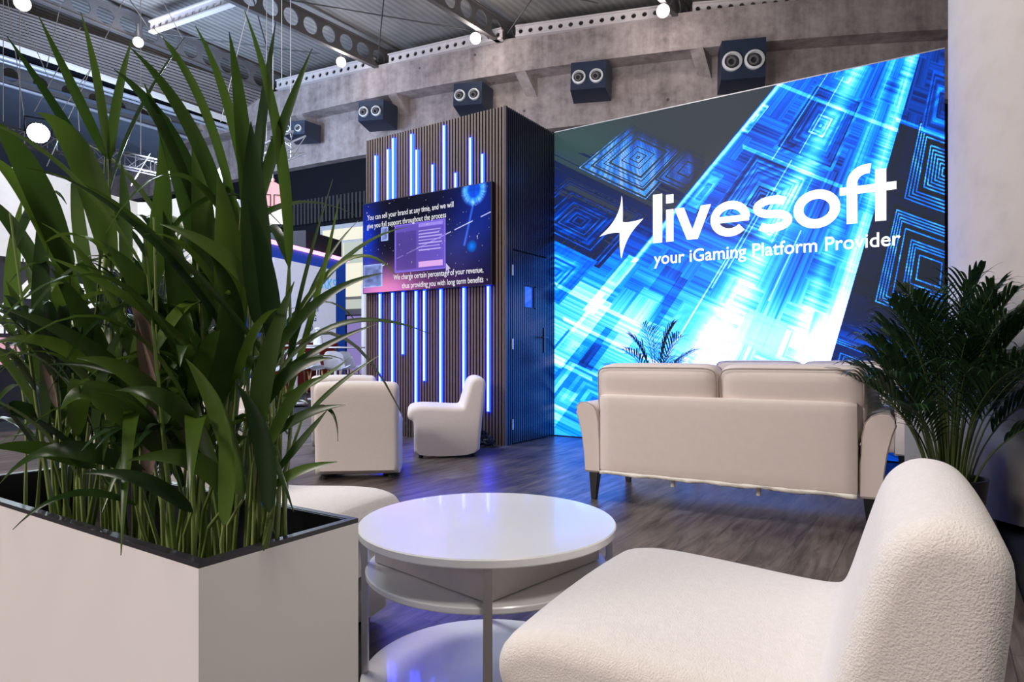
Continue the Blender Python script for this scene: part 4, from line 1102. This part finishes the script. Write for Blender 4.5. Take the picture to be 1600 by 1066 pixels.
def stand_panel(px0, px1, py0, py1, m, nm):
    a, b = at(px0, py1, rd(px0)-.03), at(px1, py1, rd(px1)-.03); h = (py1-py0)/FPX*rd(px0); n = (b-a).cross(Vector((0, 0, 1))).normalized()*.012
    bm = bmesh.new(); u = Vector((0, 0, h)); c = [a, b, b+u, a+u]; f = [bm.verts.new(p+n) for p in c]; g = [bm.verts.new(p) for p in c]
    bm.faces.new(f); bm.faces.new(g[::-1])
    for i in range(4): bm.faces.new((f[i], g[i], g[(i+1) % 4], f[(i+1) % 4]))
    bmesh.ops.recalc_face_normals(bm, faces=bm.faces); return obj(nm, bm, m, st_)
for x0, x1 in ((-12, 5), (9, 28)): stand_panel(x0, x1, 484, 521, M_textsoft, 'white_panel')
stand_panel(-20, 31, 527, 570, M_pinkglow, 'pink_panel')
stand_text('E', 8, 569, .48, m=M_black, w=.14)
stand_panel(300, 330, 452, 484, mat('grey_graphic', (.12, .12, .14), .5), 'grey_panel')
lamp('stand_light', 'AREA', at(180, 300, 7.2), at(180, 360, 10.5), 32, (1, .95, .92), 1.2)

# blue stand
Pa, Pb = at(383, 554, 14.8), at(543, 554, 18.8); Pa.z = Pb.z = 0
bx = (Pb-Pa); BL = bx.length; bx.normalize(); ba = math.atan2(bx.y, bx.x)
bs = thing('blue_stand', 'blue exhibition stand with pink neon edge and white text board behind the leaves', 'exhibition stand', Pa, ba)
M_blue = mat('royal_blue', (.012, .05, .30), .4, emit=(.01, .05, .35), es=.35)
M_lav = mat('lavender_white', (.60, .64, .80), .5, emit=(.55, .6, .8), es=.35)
obj('stand_body', B(0, BL, .06, 3.0, 0, 3.62), M_blue, bs)
obj('text_board', B(1.0, BL*.86, 0, .058, .9, 3.30), M_lav, bs)
obj('neon_edge', B(-.3, BL, -.06, .04, 3.62, 3.70), glow('pink_neon', (1, .35, .85), 2.2), bs)
obj('roof_box', B(BL*.60, BL, .2, 2.4, 3.705, 4.25), M_black, bs)
obj('corner_post', B(-.35, -.22, -.1, .05, .4, 4.4), M_lav, bs)
def bt(b, x, z, h, m): return text('board_lettering', b, m, bs, (x, -.004, z), (1, 0, 0), (0, 0, 1), size=h, bold=h*.02, ext=.004)
M_sky_t = mat('sky_blue_letters', (.10, .45, .85), .5, emit=(.1, .45, .85), es=.4); M_nav_t = mat('navy_letters', (.02, .06, .30), .5)
bt('RKS', BL*.70, 2.75, .42, M_sky_t)
for k, b in enumerate(('E &', 'ORT', 'NG', 'O')): bt(b, BL*.56, 2.35-.26*k, .24, M_nav_t)
obj('red_base', B(.2, BL*.84, -.12, -.01, 0, 1.25), mat('dark_red_panel', (.20, .02, .02), .5), bs)
lamp('blue_stand_fill', 'AREA', Pa+Vector((-.5, -2.5, 4.2)), Pa+bx*2.5+Vector((0, 0, 1)), 330, (.75, .8, 1), 1.)  # added fill in front of the stand, also brightens the shell chairs

# lit windows in the far wall
def wl(px):
    d = 20.
    for _ in range(40): d = wd_((px-800)/FPX*d)
    return (px-800)/FPX*d
def wlo(px, off):
    l = wl(px)
    for _ in range(30):
        q = wp(l, 0, off); l += ((px-800)/FPX-q.dot(RT)/q.dot(FW))*18
    return l
def wz_(px, py, off=-.9): l = wl(px); return EYE+(554-py)/FPX*wd_(l)
M_pane = glow('lit_pane', (1.0, .97, .80), .82); M_pane2 = glow('dim_pane', (.62, .68, .62), .75); M_purp = glow('purple_panel', (.28, .22, .55), .8)
M_frame = mat('window_frame_grey', (.30, .31, .34), .5)
def wall_box(px0, px1, z0, z1, m, nm, off=-.80, parent=None, th=.06):
    a, b = wp(wlo(px0, off), z0, off), wp(wlo(px1, off), z0, off); x = (b-a); L_ = x.length; an = math.atan2(x.y, x.x)
    return obj(nm, B(0, L_, -th, 0, 0, z1-z0, M=T(*a) @ RZ(an)), m, parent)
zr = [wz_(540, y) for y in (345, 369, 462, 482)]
wn = tag(wall_box(502, 576, zr[3]-.15, zr[0]+.12, M_frame, 'window_1', -.86, None, .05), None, kind='structure')
for (x0, x1) in ((506, 522), (524, 536), (538, 564), (566, 575)):
    for i, m in ((0, M_pane), (1, M_pane), (2, M_pane2)): wall_box(x0, x1, zr[i+1]+.05, zr[i]-.05, m, 'pane', -.81, wn)
for (x0, x1) in ((506, 536), (538, 575)): wall_box(x0, x1, zr[1]-.75, zr[1]-.05, M_pane2, 'pane', -.75, wn, .02)
tag(wall_box(544, 567, .3, zr[3]-.2, M_purp, 'purple_banner', -.7), 'purple banner on the far wall left of the slatted tower', 'banner')
o = obj('white_post', B(-.05, .05, -.05, .05, 0, wz_(569, 462)), M_lav, loc=at(569, 554, 17.)*1 - Vector((0, 0, EYE))); tag(o, 'slim bright white post just left of the slatted tower', 'post')

# bar tables and shell chairs
def bar_table(px, d, w, lb, h=1.12):
    p = at(px, 554, d); p.z = 0; t = thing('bar_table', lb, 'table', p, YAW, None)
    obj('tabletop', lathe(bmesh.new(), [(0, h-.03), (w, h-.03), (w, h), (0, h)], 32), M_chairwhite, t, smooth=30)
    obj('column_leg', lathe(bmesh.new(), [(0, 0), (.22, 0), (.22, .02), (.035, .04), (.035, h-.03), (0, h-.03)], 24), M_chairwhite, t, smooth=30)
bar_table(462, 12.3, .42, 'white high table half hidden by leaf blades, left of the one with the dispenser'); bar_table(524, 15.6, .70, 'wide white high table in front of the blue pillar'); bar_table(497, 13.6, .22, 'small white high table carrying a white dispenser bottle')
o = obj('dispenser_bottle', lathe(bmesh.new(), [(0, 0), (.085, 0), (.10, .03), (.09, .16), (.05, .26), (.045, .33), (.07, .345), (.07, .38), (0, .39)], 24), M_chairwhite, smooth=40)
q = at(497, 554, 13.6); o.location = (q.x, q.y, 1.1205); tag(o, 'white bottle shaped dispenser standing on the small high table', 'bottle')
def shell():
    bm = bmesh.new(); nu, nv = 10, 16; rows = []
    for j in range(nv+1):
        t = j/nv
        if t < .5: y = -.20+.36*(t/.5); z = .66+.02*math.cos(t*PI*2); w = .20
        else: s_ = (t-.5)/.5; y = .16+.07*math.sin(s_*PI/2); z = .66+.34*s_; w = .20*(1-.25*max(0, s_-.55)/.45)
        row = []
        for i in range(nu+1):
            u = i/nu*2-1; x = u*w; dz = .07*abs(u)**2.5*(1 if t < .75 else .3); dy = -.06*abs(u)**2*(1 if t > .45 else 0)
            row.append(bm.verts.new((x, y+dy, z+dz-(.05*abs(u)**3*(t > .9)))))
        rows.append(row)
    for a, b in zip(rows, rows[1:]):
        for i in range(nu): bm.faces.new((a[i], a[i+1], b[i+1], b[i]))
    r = bmesh.ops.solidify(bm, geom=bm.faces[:], thickness=.012); return bm
ch = thing('shell_chair', 'white shell bar chair turned sideways, seat toward the leaves', 'chair', group='white shell chairs at the high tables')
obj('seat_shell', shell(), M_chairwhite, ch, smooth=60)
for sx in (-1, 1):
    for sy in (-1, 1): obj('leg', tube(bmesh.new(), [(sx*.11, sy*.11, .645), (sx*.20, sy*.20, 0)], [.016, .011], 8), M_oak, ch, smooth=40)
obj('footrest', tube(bmesh.new(), [(.165*math.cos(a*PI/8), .165*math.sin(a*PI/8), .24) for a in range(17)], .007, 6), M_darkwire, ch, smooth=True)
CHS = [(500, 12.2, 1.3), (526, 12.0, 3.0), (547, 12.8, 2.7), (468, 11.6, .6), (428, 11.0, 2.2)]
CHL = ['white shell bar chair turned sideways left of the back-turned one', 'white shell bar chair with its back to the camera in front of the blue pillar', 'white shell bar chair furthest right beside the white post', 'bluish-lit white shell chair partly behind long leaf blades', 'white shell bar chair furthest left, almost hidden by leaves']
for i, (px, d, a) in enumerate(CHS):
    c = ch if i == 0 else copy_tree(ch); q = at(px, 554, d); c.location = (q.x, q.y, 0); c.rotation_euler = (0, 0, YAW+a); c['label'] = CHL[i]

lamp('bar_chair_fill', 'AREA', at(500, 554, 10.2)+Vector((0, 0, 2.6)), at(515, 554, 12.6), 90, (.88, .9, 1), .6)  # unseen lamp added to whiten the shell chairs
# pink house-shaped hanging sign
q = at(426, 345, 10.); ph = thing('hanging_house_sign', 'pink house-shaped sign with an arched roof hanging above the blue stand', 'hanging sign', q, YAW+.25)
M_pink = mat('pink_plastic', (.80, .42, .46), .5, emit=(.8, .4, .45), es=.25)
bm = bmesh.new(); pr = [(-.24, .0), (-.24, .34), (-.20, .44), (-.13, .53), (-.05, .58), (.05, .58), (.13, .53), (.20, .44), (.24, .34), (.24, 0)]
a_ = [bm.verts.new((x, -.06, z)) for x, z in pr]; b_ = [bm.verts.new((x, .22, z)) for x, z in pr]
bm.faces.new(a_); bm.faces.new(b_[::-1])
for i in range(len(pr)): bm.faces.new((a_[i], b_[i], b_[(i+1) % len(pr)], a_[(i+1) % len(pr)]))
bmesh.ops.recalc_face_normals(bm, faces=bm.faces); obj('house_body', bm, M_pink, ph)
bm = bmesh.new()
for x0, x1 in ((-.20, -.02), (.02, .20)):
    for a in ((x0, x1, .38, .392), (x0, x1, .20, .212), (x0, x0+.012, .2, .392), (x1-.012, x1, .2, .392)): box(bm, a[0], a[1], -.068, -.061, a[2], a[3])
obj('window_outline', bm, M_blackwood, ph)
obj('glowing_front', B(-.2, .2, -.10, -.062, -.06, .17), glow('warm_white_front', (1, .92, .88), 1.0), ph)
obj('finial', lathe(bmesh.new(), [(0, .58), (.035, .58), (.02, .62), (.03, .65), (0, .68)], 12, T(0, .05, 0)), M_pink, ph, smooth=True)
obj('hanging_wire', tube(bmesh.new(), [(0, .05, .67), (0, .05, 7.7)], .005, 5), M_wire, ph)

# trusses and stage lamps
def truss(p0, p1, w, lb):
    p0, p1 = Vector(p0), Vector(p1); r = thing('lighting_truss', lb, 'truss', p0); ax = p1-p0; L_ = ax.length; ax.normalize(); s_ = ax.cross(Vector((0, 0, 1))).normalized()*w/2; u = Vector((0, 0, w/2))
    cs = [s_+u, -s_+u, -s_-u, s_-u]; bm = bmesh.new()
    for c in cs: tube(bm, [c, c+ax*L_], .022, 6)
    obj('chords', bm, M_alu, r); bm = bmesh.new(); n = max(2, int(L_/w))
    for i in range(n):
        a, b = ax*(L_*i/n), ax*(L_*(i+1)/n)
        for k in range(4): c0_, c1_ = cs[k], cs[(k+1) % 4]; tube(bm, [a+c0_, b+c1_] if i % 2 else [a+c1_, b+c0_], .010, 5); tube(bm, [a+c0_, a+c1_], .010, 5)
    obj('lattice', bm, M_alu, r)
    for f_ in (.25, .8):
        q = ax*(L_*f_)+Vector((0, 0, w/2)); obj('hanging_cable', tube(bmesh.new(), [q, Vector((q.x, q.y, 10.74-p0.z))], .008, 5), M_wire, r)
    return r
truss(at(-60, 196, 13.5), at(285, 270, 14.5), .30, 'aluminium lighting truss carrying the bright stage lamps at left')
truss(at(400, 250, 13.5), at(468, 222, 13.), .34, 'short aluminium truss end beside the box half hidden by leaf tips')
def stage_lamp(px, py, d, r, lb):
    c = at(px, py, d); root = thing('stage_lamp', lb, 'lamp', c, group=None); t = (Vector((0, 0, EYE))-c).normalized(); q = t.to_track_quat('Z', 'Y').to_matrix().to_4x4()
    obj('lamp_body', lathe(bmesh.new(), [(0, -.32), (r*.7, -.30), (r*.9, -.1), (r*1.15, 0), (r*1.12, .05), (r, .05)], 24, q), M_black, root, smooth=40)
    obj('lens', lathe(bmesh.new(), [(r, .04), (r*.7, .06), (0, .07)], 24, q), M_stageglow, root, smooth=40)
    obj('yoke', tube(bmesh.new(), [q @ Vector((r*1.2, 0, -.1)), q @ Vector((r*1.2, 0, -.1))+Vector((0, 0, r*1.6)), q @ Vector((-r*1.2, 0, -.1))+Vector((0, 0, r*1.6)), q @ Vector((-r*1.2, 0, -.1))], .015, 6), M_black, root)
    lamp('stage_lamp_beam', 'SPOT', c+t*.12, c+t*5, 260, (.75, .92, 1), .1, 2.2, .6)
stage_lamp(60, 208, 13.2, .19, 'brightest bluish stage lamp at the far left of the truss'); stage_lamp(168, 236, 13.6, .11, 'smaller bluish stage lamp between the two larger ones'); stage_lamp(264, 259, 14.2, .18, 'bluish stage lamp at the right end of the left truss')
stage_lamp(427, 219, 12.9, .04, 'tiny bright stage lamp on the short truss')
# suspension wires
WR = [((193, 0), (154, 82)), ((154, 82), (73, 260)), ((126, 43), (54, 174)), ((28, 13), (75, 120)), ((12, 0), (24, 80)), ((5, 0), (5, 190)), ((94, 10), (73, 105)), ((120, 142), (124, 205)), ((140, 110), (93, 178)), ((253, 0), (285, 60)), ((440, 0), (440, 128)), ((391, 0), (345, 190)), ((235, 240), (205, 290)), ((24, 80), (40, 200)), ((250, 180), (256, 240))]
WN = ['from the top edge down to the girder', 'continuing from the girder toward the left stage lamp', 'crossing diagonally above the left stage lamp', 'slanting right below the top left ceiling lamp', 'short and close to the top left corner', 'vertical at the very left edge', 'running down beside the second tall leaf', 'vertical just above the middle stage lamp', 'slanting down left between tall leaves', 'in front of the pale ceiling deck', 'vertical with the beam behind it, right of the plant tips', 'long and slanting behind the plant tips', 'short under the truss near the right stage lamp', 'reaching the left end of the truss', 'above the right stage lamp']
for (a, b), n_ in zip(WR, WN):
    A_, B_ = at(*a, 13.), at(*b, 13.4); tag(obj('suspension_wire', tube(bmesh.new(), [Vector(), B_-A_], .008, 5), M_wire, loc=A_), 'thin pale suspension wire '+n_, 'wire')
